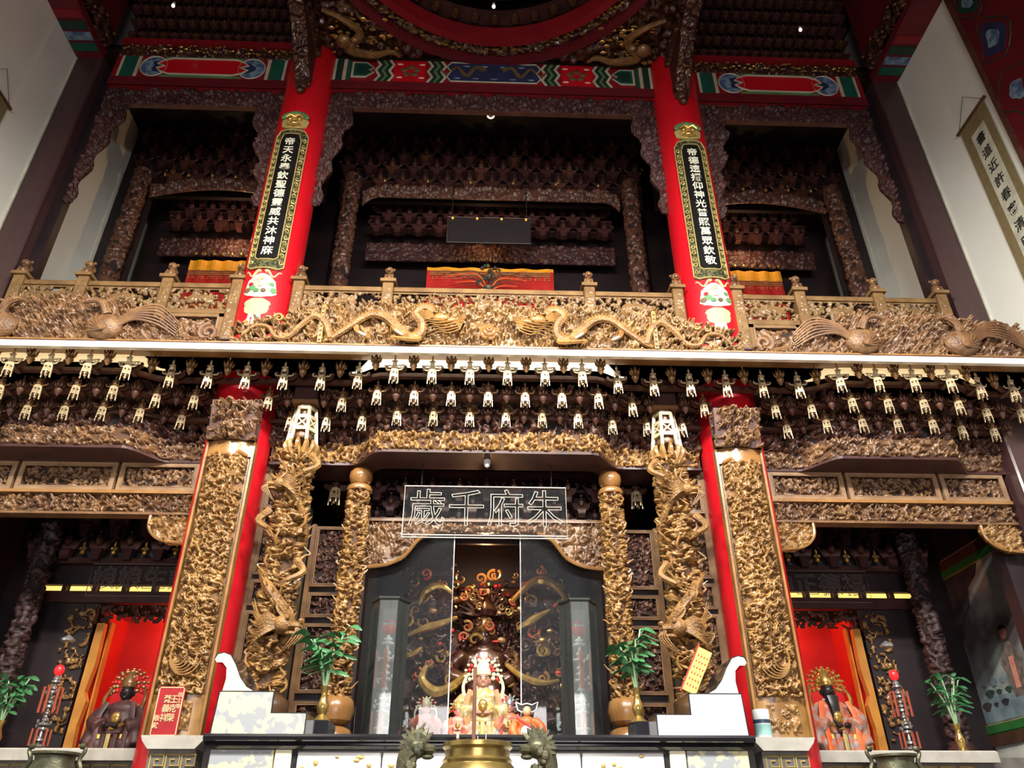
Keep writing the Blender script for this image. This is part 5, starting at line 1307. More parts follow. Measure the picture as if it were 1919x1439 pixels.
# tile painting on the right wall
pa = thing('wall_painting', 'large framed painting of a robed figure by misty water on the right wall', 'painting', (4.88, 7.5, 2.5))
def fr(y0, y1, z0, z1, w, x, m, name):
    f = MB(); t = .03
    f.box(x-t, x, y0, y0+w, z0, z1).box(x-t, x, y1-w, y1, z0, z1).box(x-t, x, y0+w, y1-w, z0, z0+w).box(x-t, x, y0+w, y1-w, z1-w, z1)
    f.build(name, m, pa)
fr(6.50, 8.24, 2.42, 4.22, .10, 4.90, 'frame_brown', 'outer_frame'); fr(6.595, 8.145, 2.515, 4.125, .02, 4.905, 'paint_leaf_green', 'fillet'); fr(6.61, 8.13, 2.53, 4.11, .07, 4.895, 'frame_green', 'inner_frame'); fr(6.675, 8.065, 2.595, 4.045, .012, 4.90, 'pale_gold', 'gold_fillet')
MB().box(4.888, 4.899, 6.68, 8.06, 2.6, 4.04).build('picture', 'painting_ground', pa)
PX = 4.884
def blob(name, poly, m, d=0): MB().prism(poly, PX-.002-d, PX+.006, 'x').build(name, m, pa)
blob('painted_water', [(6.70, 2.62), (8.04, 2.62), (8.04, 2.75), (7.8, 2.86), (7.4, 2.82), (7.0, 2.92), (6.70, 2.86)], 'painting_water')
blob('painted_cliff', [(8.05, 3.35), (7.85, 3.45), (7.78, 3.6), (7.66, 3.68), (7.6, 3.85), (7.42, 3.93), (7.35, 4.03), (8.05, 4.03)], 'painting_rock')
blob('painted_robe', [(7.38, 2.78), (7.20, 2.78), (7.17, 2.98), (7.12, 3.10), (7.20, 3.20), (7.25, 3.25), (7.32, 3.25), (7.37, 3.19), (7.45, 3.08), (7.40, 2.98)], 'robe_grey', .001)
blob('painted_sash', [(7.33, 2.85), (7.25, 2.85), (7.24, 3.12), (7.31, 3.12)], 'ribbon_pink', .002)
blob('painted_head', [(7.285+.05*math.cos(a), 3.335+.06*math.sin(a)) for a in [2*PI*i/14 for i in range(14)]], 'face_skin', .001)
blob('painted_hair', [(7.285+.055*math.cos(a), 3.365+.045*math.sin(a)) for a in [PI*i/10 for i in range(11)]], 'ink', .002)
for k in range(9):
    yy, zz, q = 7.45+.05*k, 2.86+.11*math.sin(k*2.1), .05+.02*math.sin(k*3.3)
    blob('painted_bush', [(yy+q*math.cos(a)*(1+.3*math.sin(3*a)), zz+.6*q*math.sin(a)) for a in [2*PI*i/12 for i in range(12)]], ['painting_shrub', 'painting_water', 'painting_rock'][k % 3], .0005*k)
for k in range(7): letter('風月山水清流遠'[k], .05, 'ink', pa, (PX-.003, 7.02, 3.62-.065*k), rot=(PI/2, 0, -PI/2), ext=.001)
# ================================================================== ALTAR AND WHAT STANDS ON IT
struct(MB().box(-1.98, 1.98, 5.72, 6.32, 0, 2.18).build('altar_platform', 'dark_stone'), 'dark stone step behind the altar table', 'platform')
at = thing('altar_table', 'black edged altar table with marble front and upturned stepped ends', 'table', (0, 5.45, 0))
TZ = 2.2
MB().prism([(5.20, 2.185), (5.205, TZ), (5.70, TZ), (5.70, 2.12), (5.25, 2.12), (5.23, 2.135), (5.235, 2.15), (5.205, 2.165)], -1.70, 1.70, 'x').build('table_top', 'black_lacquer', at)
MB().box(-1.36, 1.36, 5.70, 6.46, 2.181, 2.2).build('rear_slab', 'black_lacquer', at)
MB().box(-1.62, 1.62, 5.30, 5.68, .3, 2.12).build('body', 'dark_stone', at)
MB().box(-1.7, 1.7, 5.22, 5.69, 0, .3).build('plinth', 'black_stone', at)
for s in (-1, 1):
    X = lambda a, b: (min(s*a, s*b), max(s*a, s*b))
    MB().bevbox(*X(1.275, 1.66), 5.265, 5.31, .35, 2.118, .004).build('end_panel', 'marble_gilt', at)
    MB().bevbox(*X(1.165, 1.265), 5.26, 5.31, .35, 2.118, .004).build('pilaster', 'cream_stone', at)
    MB().box(*X(1.135, 1.16), 5.27, 5.31, .35, 2.118).build('joint', 'black_stone', at)
    # stepped, upturned end
    st = [(s*1.685, TZ), (s*1.672, 2.455), (s*1.32, 2.455), (s*1.32, 2.33), (s*1.10, 2.33), (s*1.10, TZ)]
    o = MB().prism(st if s < 0 else st[::-1], 5.262, 5.69).build('stepped_end', 'black_stone', at)
    fa = [(s*1.675, TZ+.005), (s*1.663, 2.447), (s*1.33, 2.447), (s*1.33, 2.322), (s*1.108, 2.322), (s*1.108, TZ+.005)]
    MB().prism(fa if s < 0 else fa[::-1], 5.255, 5.265).build('stepped_face', 'marble_gilt' if s < 0 else 'marble', o)  # right face plain white, strong light on it put into the stone colour
    # scroll that curls outward
    sc = [(1.655, 2.455), (1.645, 2.53), (1.655, 2.60), (1.69, 2.635), (1.73, 2.635), (1.745, 2.655), (1.73, 2.685), (1.69, 2.695), (1.645, 2.68), (1.60, 2.62), (1.555, 2.54), (1.50, 2.48), (1.45, 2.455)]
    sp = [(s*a, z) for a, z in sc]
    q = MB().prism(sp if s > 0 else sp[::-1], 5.268, 5.69).build('upturned_scroll', 'black_stone', o)
    sp2 = [(s*(1.60+(a-1.60)*.93), 2.455+(z-2.455)*.96) for a, z in sc]
    MB().prism(sp2 if s > 0 else sp2[::-1], 5.258, 5.27).build('scroll_face', 'cream_stone' if s < 0 else 'marble', q)
    MB().box(*X(.985, 1.10), 5.38, 5.66, TZ, 2.30).build('vase_block', 'black_lacquer', o)
# marble front in panels
for x0, x1 in ((-1.13, -.62), (-.61, .61), (.62, 1.13)):
    MB().bevbox(x0, x1, 5.27, 5.31, .35, 2.105, .006).build('front_panel', 'marble', at)
    R = random.Random(int(x0*10)+50)
    for k in range(int((x1-x0)*26)):
        MB().ball((R.uniform(x0+.04, x1-.04), 5.268, R.uniform(1.85, 2.09)), (R.uniform(.012, .03), .004, R.uniform(.008, .02)), 6, 4).build('gilt_petal', 'pale_gold', at, True)
# stone pedestals of the carved boards
for s, side in ((-1, 'left'), (1, 'right')):
    p = thing('stone_pedestal', 'grey stone pedestal with gold key pattern under the %s carved board' % side, 'pedestal', (s*1.99, 5.66, 0), 'stone pedestals')
    x0, x1 = min(s*1.79, s*2.20), max(s*1.79, s*2.20)
    MB().prism([(x0-.0, 2.225), (x1, 2.225), (x1-.01, 2.195), (x1-.055, 2.145), (x0+.055, 2.145), (x0+.01, 2.195)][::-1], 5.52, 5.825).build('cap', 'grey_stone', p)
    MB().box(x0+.055, x1-.055, 5.56, 5.82, 0, 2.145).build('shaft', 'dark_stone', p)
    for k in range(3):
        x = x0+.075+.10*k
        MB().tube([(x, 5.555, 2.03), (x, 5.555, 2.115), (x+.085, 5.555, 2.115), (x+.085, 5.555, 2.05), (x+.03, 5.555, 2.05), (x+.03, 5.555, 2.085), (x+.058, 5.555, 2.085)], .006, 4).build('key_pattern', 'pale_gold', p)

# vases of lucky bamboo
def bamboo_vase(name, label, x, y, z, seed, sc=1.0, grp=None):
    v = thing(name, label, 'vase', (x, y, z), grp); R = random.Random(seed)
    MB().lathe([(r*sc, h*sc) for r, h in ((.062, 0), (.065, .008), (.045, .02), (.022, .045), (.036, .075), (.04, .10), (.028, .13), (.019, .16), (.022, .19), (.034, .215), (.036, .22), (.028, .215), (.014, .18))], (x, y, z), 18).build('brass_vase', 'brass', v, True)
    for k in range(6):
        a = 2*PI*k/6+R.uniform(-.4, .4); ln = R.uniform(.26, .40)*sc; sp = R.uniform(.04, .14)*sc
        top = (x+sp*math.cos(a)*1.1, y+sp*math.sin(a)*.6, z+.21*sc+ln)
        pts = bez([(x, y, z+.17*sc), (x+.35*sp*math.cos(a), y+.3*sp*math.sin(a), z+.21*sc+ln*.45), top], 5)
        st = MB().tube(pts, taper(len(pts), .0085*sc, .006*sc), 6).build('stem', 'stem_green', v, True)
        nl = 8
        for j in range(nl):
            f = .45+.55*j/(nl-1); p = pts[min(len(pts)-1, int(f*(len(pts)-1)))]
            b = a+R.uniform(-1.6, 1.6) if j < nl-2 else R.uniform(0, 2*PI); L = R.uniform(.095, .155)*sc; up = R.uniform(-.5, .9)
            q = [p, p+Vector((math.cos(b)*L*.45, math.sin(b)*L*.4, L*.35*up+.01)), p+Vector((math.cos(b)*L, math.sin(b)*L*.8, L*.3*up-.02))]
            lp = bez(q, 4); rr = [max(.0015, .024*sc*math.sin(PI*min(1, (i+.4)/(len(lp)-.4)))**.8) for i in range(len(lp))]
            mb = MB(); V = []; F = []
            side = Vector((-math.sin(b), math.cos(b), .25)).normalized()
            if abs(side.y) > .85: side = Vector((.55, side.y*.6, .5)).normalized()
            for i, pp in enumerate(lp): V += [pp+side*rr[i], pp+Vector((0, -.0025, .004)), pp-side*rr[i], pp+Vector((0, .002, -.003))]
            for i in range(len(lp)-1):
                for kq in range(4): F.append((i*4+kq, i*4+(kq+1) % 4, (i+1)*4+(kq+1) % 4, (i+1)*4+kq))
            mb.add(V, F).build('leaf', 'leaf_green', st, True)
    return v
bamboo_vase('bamboo_vase', 'brass vase of green bamboo sprigs on the left end of the altar', -1.05, 5.48, 2.30, 3, 1.0, 'brass bamboo vases')
bamboo_vase('bamboo_vase', 'brass vase of green bamboo sprigs on the right end of the altar', 1.03, 5.48, 2.30, 8, 1.0, 'brass bamboo vases')
bamboo_vase('bamboo_vase', 'brass vase of drooping bamboo on the right stone counter', 3.70, 6.42, 2.215, 12, .95, 'brass bamboo vases')
bamboo_vase('bamboo_vase', 'brass vase of bamboo in shadow at the far left counter', -3.62, 6.42, 2.215, 15, .95, 'brass bamboo vases')

# glass lamp towers
def lamp_tower(label, x, y, z, h, r, dim=False, case=True, grp='glass lamp towers'):
    t = thing('lamp_tower', label, 'lamp', (x, y, z), grp)
    P = lambda k, q=1.0: (x+r*q*math.cos(rad(-120+60*k)), y+r*q*math.sin(rad(-120+60*k)))
    if case:
        for k in range(6):
            a = P(k); b = P(k+1); d = Vector((b[0]-a[0], b[1]-a[1], 0)).normalized(); nrm = Vector((d.y, -d.x, 0))*.004
            V = [(a[0], a[1], z+.012), (b[0], b[1], z+.012), (b[0], b[1], z+h-.02), (a[0], a[1], z+h-.02)]
            V += [(p[0]-nrm.x, p[1]-nrm.y, p[2]) for p in V]
            MB().add(V, [(0, 1, 2, 3), (7, 6, 5, 4), (0, 4, 5, 1), (1, 5, 6, 2), (2, 6, 7, 3), (3, 7, 4, 0)]).build('glass_pane', 'tower_glass_sheen' if k == 0 else 'tower_glass', t)
            MB().tube([(a[0], a[1], z), (a[0], a[1], z+h-.01)], .004, 4).build('corner_strip', 'metal_dark', t)
        MB().lathe([(r*1.04, h-.02), (r*1.10, h-.01), (r*1.10, h+.002), (r*.9, h+.006)], (x, y, z), 6, rad(-120)).build('lid', 'metal_dark', t)
        MB().lathe([(r*1.05, 0), (r*1.05, .012)], (x, y, z), 6, rad(-120)).build('base_plate', 'metal_dark', t)
    q = h/.92; rr = r/.135
    MB().ball((x, y, z+.74*q), (.05*rr, .05*rr, .055*q), 12, 8).build('red_globe', 'bulb_red' if dim else 'ribbon_red', t, True)
    MB().lathe([(.05, .80), (.055, .815), (.02, .84), (.004, .85)], (x, y, z), 12).build('globe_cap', 'silver', t, True)
    R = random.Random(6)
    cr = MB()
    for zz, rad_ in ((.66, .035), (.63, .05), (.57, .03), (.53, .055), (.48, .03), (.44, .035), (.40, .05), (.34, .03), (.28, .035), (.24, .06), (.20, .05), (.10, .06), (.05, .075)):
        cr.lathe([(.004, -.02), (rad_*rr, -.006), (rad_*rr*.9, .008), (.012, .02)], (x, y, z+zz*q), 10)
    cr.lathe([(.012, .03), (.012, .70*q)], (x, y, z), 8); cr.build('crystal_tiers', 'crystal_shaded' if dim else 'crystal', t, True)
    dr = MB()
    for k in range(18):
        a = R.uniform(0, 2*PI); dr.ball((x+.06*rr*math.cos(a), y+.06*rr*math.sin(a), z+R.choice((.25, .40, .54))*q+R.uniform(-.03, .02)), (.010, .010, .016), 6, 4)
    dr.build('crystal_drops', 'crystal_shaded' if dim else 'crystal', t, True)
    for k in range(6):
        a = rad(-90+60*k); px, py = x+.085*rr*math.cos(a), y+.085*rr*math.sin(a)
        MB().tube([(px, py, z+.58*q), (px, py, z+.45*q), (px, py, z+.34*q)], [.015*rr, .013*rr, .015*rr], 6, .5).build('ribbon', 'ribbon_shaded' if dim else 'ribbon_orange', t, True)
        MB().tube([(px, py, z+.20*q), (px, py, z+.05*q)], [.010*rr, .012*rr], 6, .5).build('ribbon', 'ribbon_shaded' if dim else 'ribbon_orange', t, True)
    return t
lamp_tower('hexagonal glass case with crystal lamp at the left of the niche', -.70, 5.83, 2.2, .985, .137)
lamp_tower('hexagonal glass case with crystal lamp at the right of the niche', .70, 5.83, 2.2, .985, .137)
lamp_tower('slender lamp with glowing red globe on the left stone counter', -3.32, 6.46, 2.215, .72, .10, True, False, 'side counter lamps')
lamp_tower('slender lamp with red globe and ribbons on the right stone counter', 3.32, 6.46, 2.215, .72, .10, True, False, 'side counter lamps')

# statues
def remesh(o, vox):
    md = o.modifiers.new('fuse', 'REMESH'); md.mode = 'VOXEL'; md.voxel_size = vox; md.use_smooth_shade = True
    sm = o.modifiers.new('soften', 'SMOOTH'); sm.factor = .6; sm.iterations = 3
def deity(name, label, x, y, z, H, robe, face, crown, beard=None, sleeve=None, spikes=11, seed=1, ribbon='ribbon_orange', grp=None, halo=True):
    t = thing(name, label, 'statue', (x, y, z), grp)
    b = MB(); S = lambda p: (x+p[0]*H, y+p[1]*H, z+p[2]*H)
    b.ball(S((0, 0, .13)), (.26*H, .2*H, .16*H), 14, 8); b.ball(S((0, .02, .36)), (.17*H, .13*H, .22*H), 14, 8)
    b.ball(S((0, .01, .50)), (.19*H, .11*H, .09*H), 14, 8)
    for e in (-1, 1):
        b.ball(S((e*.13, -.12, .14)), (.10*H, .11*H, .10*H), 10, 6)
        b.tube([S((e*.12, -.14, .12)), S((e*.12, -.17, .0))], .075*H, 8)
        b.tube(bez([S((e*.17, 0, .50)), S((e*.25, -.06, .38)), S((e*.12, -.17, .31))], 4), taper(9, .075*H, .09*H), 8)
        b.tube([S((e*.20, -.10, .34)), S((e*.24, -.12, .14))], [.07*H, .09*H], 8)
    b.tube([S((0, 0, .54)), S((0, -.005, .62))], .05*H, 8)
    o = b.build('robe', robe, t, True); remesh(o, .018*H)
    hd = MB().ball(S((0, -.02, .66)), (.068*H, .07*H, .085*H), 14, 10).ball(S((0, -.088, .655)), (.014*H, .018*H, .02*H), 6, 4)
    for e in (-1, 1): hd.ball(S((e*.07, -.01, .655)), (.014*H, .02*H, .034*H), 6, 4)
    hd.ball(S((0, -.075, .605)), (.022*H, .015*H, .010*H), 6, 4)
    h = remesh(hd.build('head', face, t, True), .007*H); h = t.children[-1]
    ey = MB()
    for e in (-1, 1): ey.ball(S((e*.027, -.081, .672)), (.013*H, .006*H, .006*H), 6, 4).tube([S((e*.012, -.085, .69)), S((e*.045, -.076, .693))], .004*H, 4)
    ey.build('eyes', 'ink', h)
    hn = MB()
    for e in (-1, 1):
        hn.ball(S((e*.045, -.235, .315)), (.035*H, .03*H, .03*H), 8, 5)
        for k in range(4): hn.tube([S((e*(.03+.012*k), -.255, .325)), S((e*(.02+.01*k), -.275, .305))], .009*H, 5)
    hn.build('hands', face, t, True)
    if beard: MB().tube(bez([S((0, -.075, .60)), S((0, -.11, .50)), S((0, -.12, .36)), S((0, -.15, .24))], 4), taper(13, .075*H, .012*H), 8, .6).build('beard', beard, t, True)
    c = MB().lathe([(.08*H, .0), (.088*H, .03*H), (.08*H, .06*H), (.06*H, .12*H), (.03*H, .16*H), (.01*H, .19*H)], S((0, 0, .715)), 14).build('crown', crown, t, True)
    R = random.Random(seed)
    for ring_, (q, nn, zz, rs) in enumerate(((.11, spikes, .72, .024), (.155, spikes+2, .73, .022), (.195, spikes+2, .72, .017))):
        for k in range(nn):
            a = PI*(-.12+1.24*k/(nn-1)); px, pz = q*math.cos(a), zz+q*.95*math.sin(a)
            m = MB().ball(S((px, -.03+.02*ring_, pz)), rs*H, 7, 5)
            m.tube([S((px*.8, -.01, zz+(pz-zz)*.8)), S((px, -.03+.02*ring_, pz))], .006*H, 4)
            m.build('crown_pompon', crown if R.random() > .18 else 'ribbon_red', c, True)
    for e in (-1, 1):
        MB().tube(bez([S((e*.13, -.13, .55)), S((e*.17, -.17, .40)), S((e*.15, -.20, .22)), S((e*.16, -.22, .05))], 4), .03*H, 6, .45).build('ribbon', ribbon, t, True)
        MB().tube(bez([S((e*.17, .0, .72)), S((e*.21, -.04, .6)), S((e*.19, -.06, .48))], 4), taper(9, .014*H, .022*H), 6).build('crown_tassel', crown, c, True)
    ap = MB().ball(S((0, -.16, .40)), (.05*H, .02*H, .06*H), 10, 6); ap.tube(bez([S((-.10, -.17, .34)), S((0, -.215, .29)), S((.10, -.17, .34))], 4), .018*H, 6)
    ap.build('breast_ornament', 'bright_gilding', t, True)
    for k in range(5):
        MB().tube([S((-.12+.06*k, -.225+.02*abs(k-2), .24)), S((-.12+.06*k, -.235+.02*abs(k-2), .03))], .024*H, 6, .4).build('robe_panel', ['yellow_card', robe, 'pale_gold', robe, 'yellow_card'][k], t, True)
    return t
deity('deity_statue', 'crowned main deity statue in cream and yellow robes in the open niche', 0, 6.90, 2.28, .80, 'robe_white', 'face_skin', 'pearl_cream', None, None, 11, 2)
deity('attendant_statue', 'small attendant statue in pink and orange robes left of the main deity', -.20, 6.78, 2.28, .40, 'ribbon_pink', 'ribbon_pink', 'pale_gold', None, None, 7, 3, grp='small attendant statues')
deity('attendant_statue', 'small grey and red attendant statue right of the main deity', .22, 6.80, 2.28, .45, 'robe_orange', 'face_skin', 'silver', None, None, 7, 4, 'ribbon_red', grp='small attendant statues')
deity('attendant_statue', 'small pink robed statue with glittering crown behind the left glass', -.46, 6.74, 2.28, .42, 'ribbon_pink', 'ribbon_pink', 'pearl_cream', None, None, 9, 5, grp='small attendant statues')
deity('bearded_statue', 'black faced bearded deity with tall gold crown in the right side shrine', 2.98, 7.02, 2.2, .84, 'robe_orange', 'face_dark', 'bright_gilding', 'face_dark', None, 11, 6)
deity('shadowed_statue', 'shadowed dark robed deity in the left side shrine', -3.02, 7.10, 2.2, .80, 'robe_dark', 'face_dark', 'gilt_brown', None, None, 11, 7, 'robe_dark')
# gilded shrine carving behind the main deity
gg = thing('gilded_dragon_screen', 'dark gilded statue group with curling gold dragons at the back of the niche', 'statue', (0, 7.4, 2.28))
H = carve(1.7, 1.45, .014, 181, .20, dens=5)
relief('carving', H, 1.7, 1.45, .12, 'dark_gilding', gg, (0, 7.55, 2.35), keep=lambda x, z: np.abs(x) < .85-.0*z, back=.05)
fb = MB()
for zz, rx, rz in ((2.65, .26, .34), (3.0, .22, .26), (3.25, .14, .14)): fb.ball((0, 7.36, zz), (rx, .14, rz), 14, 9)
for e in (-1, 1): fb.tube(bez([(e*.18, 7.3, 3.1), (e*.32, 7.22, 2.95), (e*.16, 7.16, 2.85)], 4), taper(9, .08, .07), 8)
o = fb.build('seated_figure', 'dark_gilding', gg, True); remesh(o, .02)
fh = MB().ball((0, 7.3, 3.36), (.085, .085, .11), 12, 8).ball((0, 7.215, 3.35), (.018, .02, .025), 6, 4); fh.build('figure_head', 'gilt_brown', gg, True)
cr = MB().lathe([(.11, 0), (.13, .05), (.10, .12), (.05, .2), (.01, .25)], (0, 7.3, 3.44), 12)
for k in range(13):
    a = PI*k/12; cr.tube([(.10*math.cos(a), 7.28, 3.46+.08*math.sin(a)), (.25*math.cos(a), 7.26, 3.48+.24*math.sin(a))], [.025, .008], 5)
cr.build('figure_crown', 'dark_gilding', gg, True)
for k in range(12):
    a = PI*(k+.5)/12; MB().ball((.27*math.cos(a), 7.22, 3.48+.25*math.sin(a)), .02, 6, 4).build('crown_jewel', 'bright_gilding' if k % 2 else 'ribbon_red', gg, True)
for pts, r in (((( .25, 7.15, 3.55), (.45, 7.1, 3.72), (.62, 7.08, 3.70), (.75, 7.08, 3.55)), .035), (((.30, 7.15, 3.30), (.45, 7.1, 3.38), (.60, 7.08, 3.46)), .028), (((.72, 7.08, 3.30), (.78, 7.08, 3.20), (.84, 7.08, 3.08)), .04),
               (((.20, 7.1, 2.98), (.36, 7.06, 2.86), (.52, 7.06, 2.82), (.66, 7.08, 2.85)), .03), (((-.14, 7.1, 2.90), (-.28, 7.06, 2.78), (-.42, 7.06, 2.74), (-.53, 7.06, 2.84), (-.50, 7.06, 2.96)), .045),
               (((-.30, 7.15, 3.62), (-.42, 7.1, 3.68), (-.55, 7.1, 3.62), (-.60, 7.1, 3.5)), .03), (((-.25, 7.15, 3.40), (-.40, 7.1, 3.33), (-.55, 7.08, 3.28), (-.68, 7.08, 3.22)), .03), (((-.8, 7.1, 3.15), (-.66, 7.08, 3.05), (-.55, 7.08, 3.12)), .025)):
    p = bez(pts, 6); MB().tube(p, taper(len(p), r*.6, r*.4, r*1.35), 8).build('gold_dragon_coil', 'bright_gilding', gg, True)
R = random.Random(31)
for k in range(110):
    qx = R.uniform(-.78, .78); qz = R.uniform(2.75, 3.85); q = R.uniform(.028, .065)
    if abs(qx) < .2 and qz < 3.1: continue
    MB().tube(spiral((qx, qz), q, R.uniform(.8, 1.5), 14, R.uniform(0, 6), R.choice((-1, 1)), 7.20-.1*R.random()), taper(15, q*.28, q*.12), 6).build('gilt_scroll', ['dark_gilding', 'gilt_brown', 'bright_gilding', 'dark_gilding', 'gilt_brown', 'robe_red', 'gilt_brown'][k % 7], gg, True)
for k in range(34):
    MB().ball((R.uniform(-.75, .75), 7.18, R.uniform(2.8, 3.75)), (R.uniform(.015, .04), .02, R.uniform(.012, .03)), 7, 5).build('gilt_boss', ['bright_gilding', 'dark_gilding', 'ribbon_red', 'gilt_brown'][k % 4], gg, True)
point_lamp('niche_bulb_light', (0, 7.0, 3.88), 9, (1.0, 0.55, 0.25))
# orange robed doll with black hat
d = thing('paper_doll', 'small doll in orange robe with winged black hat before the right glass', 'doll', (.335, 6.30, 2.2))
x, y, z = .335, 6.30, 2.2
b = MB().ball((x, y, z+.12), (.085, .05, .12), 12, 8).ball((x, y, z+.21), (.06, .045, .05), 10, 6)
for e in (-1, 1): b.tube(bez([(x+e*.05, y, z+.23), (x+e*.11, y-.03, z+.17), (x+e*.09, y-.05, z+.10)], 4), taper(9, .03, .036), 7)
b.tube([(x-.04, y, z+.06), (x-.06, y, z)], .035, 7).tube([(x+.04, y, z+.06), (x+.06, y, z)], .035, 7)
o = b.build('robe', 'ribbon_orange', d, True); remesh(o, .008)
MB().ball((x, y-.01, z+.285), (.034, .034, .038), 10, 7).build('head', 'notice_letter', d, True)
hat = [(x-.085, z+.355), (x-.04, z+.335), (x, z+.345), (x+.04, z+.335), (x+.085, z+.355), (x+.07, z+.30), (x+.045, z+.285), (x-.045, z+.285), (x-.07, z+.30)]
MB().prism(hat[::-1], y+.01, y+.03).build('hat', 'ink', d)
MB().tube([(a, y+.008, c) for a, c in hat+[hat[0]]], .006, 5).build('hat_trim', 'plastic_white', d)
MB().ball((x, y-.06, z+.14), (.05, .016, .05), 12, 6).build('white_disc', 'plastic_white', d, True)
MB().tube([(x-.085, y-.065, z+.235), (x+.10, y-.075, z+.12)], .009, 5).build('staff', 'ribbon_red', d)
MB().box(x+.075, x+.11, y-.08, y-.06, z+.11, z+.14).build('red_tag', 'ribbon_red', d)
for e in (-1, 1): MB().tube([(x+e*.08, y-.03, z+.10), (x+e*.10, y-.04, z+.01)], [.028, .02], 6, .5).build('yellow_sleeve', 'yellow_card', d, True)
MB().tube([(x, y-.06, z+.09), (x+.005, y-.065, z+.0)], [.022, .03], 6, .4).build('white_tassel', 'plastic_white', d, True)
# folded white cloth at the deity's feet
cl = MB(); V = []; F = []; nx, ny = 16, 6
for j in range(ny+1):
    for i in range(nx+1):
        u = i/nx*2-1; v = j/ny
        V.append((-.02+u*.20*(1-.25*v), 6.02+.16*v, 2.203+.065*(1-u*u)*math.sin(PI*min(1, v*1.1+.1))+.010*math.sin(u*14+v*3)))
n1 = len(V); V += [(a, b, c-.006) for a, b, c in V]
for j in range(ny):
    for i in range(nx):
        q = j*(nx+1)+i; F += [(q, q+1, q+nx+2, q+nx+1), (n1+q, n1+q+nx+1, n1+q+nx+2, n1+q+1)]
tag(cl.add(V, F).build('folded_cloth', 'plastic_white', None, True), 'crumpled white cloth on the altar before the main deity', 'cloth')

# bronze incense burner in front
ib = thing('incense_burner', 'large brass incense burner with bronze dragon handles before the altar', 'burner', (-.02, 4.6, 1.45))
bx, by = -.025, 4.62
MB().lathe([(.10, 1.45), (.16, 1.50), (.26, 1.62), (.29, 1.78), (.24, 1.92), (.185, 1.985), (.19, 2.0), (.175, 2.015), (.176, 2.05), (.19, 2.065), (.19, 2.085), (.178, 2.09), (.16, 2.085), (.15, 2.03)], (bx, by, 0), 40).build('bowl', 'burner_brass', ib, True)
MB().lathe([(.15, 2.03), (.08, 2.05), (.01, 2.06)], (bx, by, 0), 24).build('ash_bed', 'ash', ib, True)
for k in range(3):
    a = 2*PI*k/3+PI/2; MB().tube(bez([(bx+.15*math.cos(a), by+.15*math.sin(a), 1.55), (bx+.23*math.cos(a), by+.23*math.sin(a), 1.42), (bx+.21*math.cos(a), by+.21*math.sin(a), 1.30)], 4), taper(9, .06, .035), 8).build('leg', 'burner_brass', ib, True)
R = random.Random(41)
for s in (-1, 1):
    hx = bx+s*.32
    m = MB().tube(bez([(bx+s*.24, by, 1.86), (bx+s*.36, by-.03, 1.90), (bx+s*.37, by-.05, 2.02), (bx+s*.30, by-.06, 2.06)], 5), taper(16, .06, .05), 8)
    m.ball((hx, by-.06, 2.06), (.06, .06, .05), 10, 7).ball((hx-s*.06, by-.07, 2.05), (.04, .04, .03), 8, 5).ball((hx-s*.055, by-.07, 2.015), (.035, .03, .016), 8, 5)
    h = m.build('dragon_handle', 'bronze', ib, True)
    sp = MB()
    for k in range(13):
        a = -1.2+k*.30
        sp.tube([(hx+s*.01, by-.06, 2.05), (hx+s*.06*math.cos(a), by-.075, 2.06+.07*math.sin(a)), (hx+s*.105*math.cos(a), by-.07+R.uniform(-.03, .03), 2.06+.11*math.sin(a))], [.026, .022, .004], 5)
    sp.tube(bez([(hx-s*.02, by-.07, 2.09), (hx-s*.01, by-.07, 2.14), (hx-s*.035, by-.07, 2.18)], 3), taper(7, .018, .005), 5)
    for k in range(6): sp.ball((hx+s*R.uniform(-.02, .06), by-.10, R.uniform(1.95, 2.08)), R.uniform(.018, .03), 6, 4)
    sp.build('mane', 'bronze', h, True)
tb = thing('incense_table', 'dark wooden table under the brass incense burner', 'table', (0, 4.6, 0))
MB().bevbox(-.7, .7, 4.25, 4.97, 1.24, 1.30, .01).build('table_top', 'wood_dark', tb)
for a in (-.62, .62):
    for b in (4.31, 4.91): MB().box(a-.04, a+.04, b-.04, b+.04, 0, 1.24).build('leg', 'wood_dark', tb)
for k, (dx, dy, zt, r, lab) in enumerate(((-.022, -.02, 2.50, .0105, 'thick burning incense stick with curled ash tip, tallest in the burner'), (-.11, .02, 2.135, .009, 'short stub of thick incense stick left of the tall one'), (.0, .03, 2.115, .003, 'very thin short incense stick right of the tall one'), (.045, .02, 2.13, .003, 'thin incense stick furthest right in the brass burner'))):
    st = thing('incense_stick', lab, 'incense', (bx+dx, by+dy, 2.04), 'incense sticks in the brass burner')
    MB().tube([(bx+dx, by+dy, 2.04), (bx+dx, by+dy, zt-.02)], r, 8).build('stick', 'incense_brown', st)
    MB().tube([(bx+dx, by+dy, zt-.02), (bx+dx, by+dy, zt+.012)] if k else bez([(bx+dx, by+dy, zt-.02), (bx+dx+.002, by+dy, zt+.01), (bx+dx-.004, by+dy, zt+.03), (bx+dx+.010, by+dy, zt+.055)], 3), r*.95 if k else taper(10, r*.95, .003), 6).build('ash_tip', 'ash', st, True)
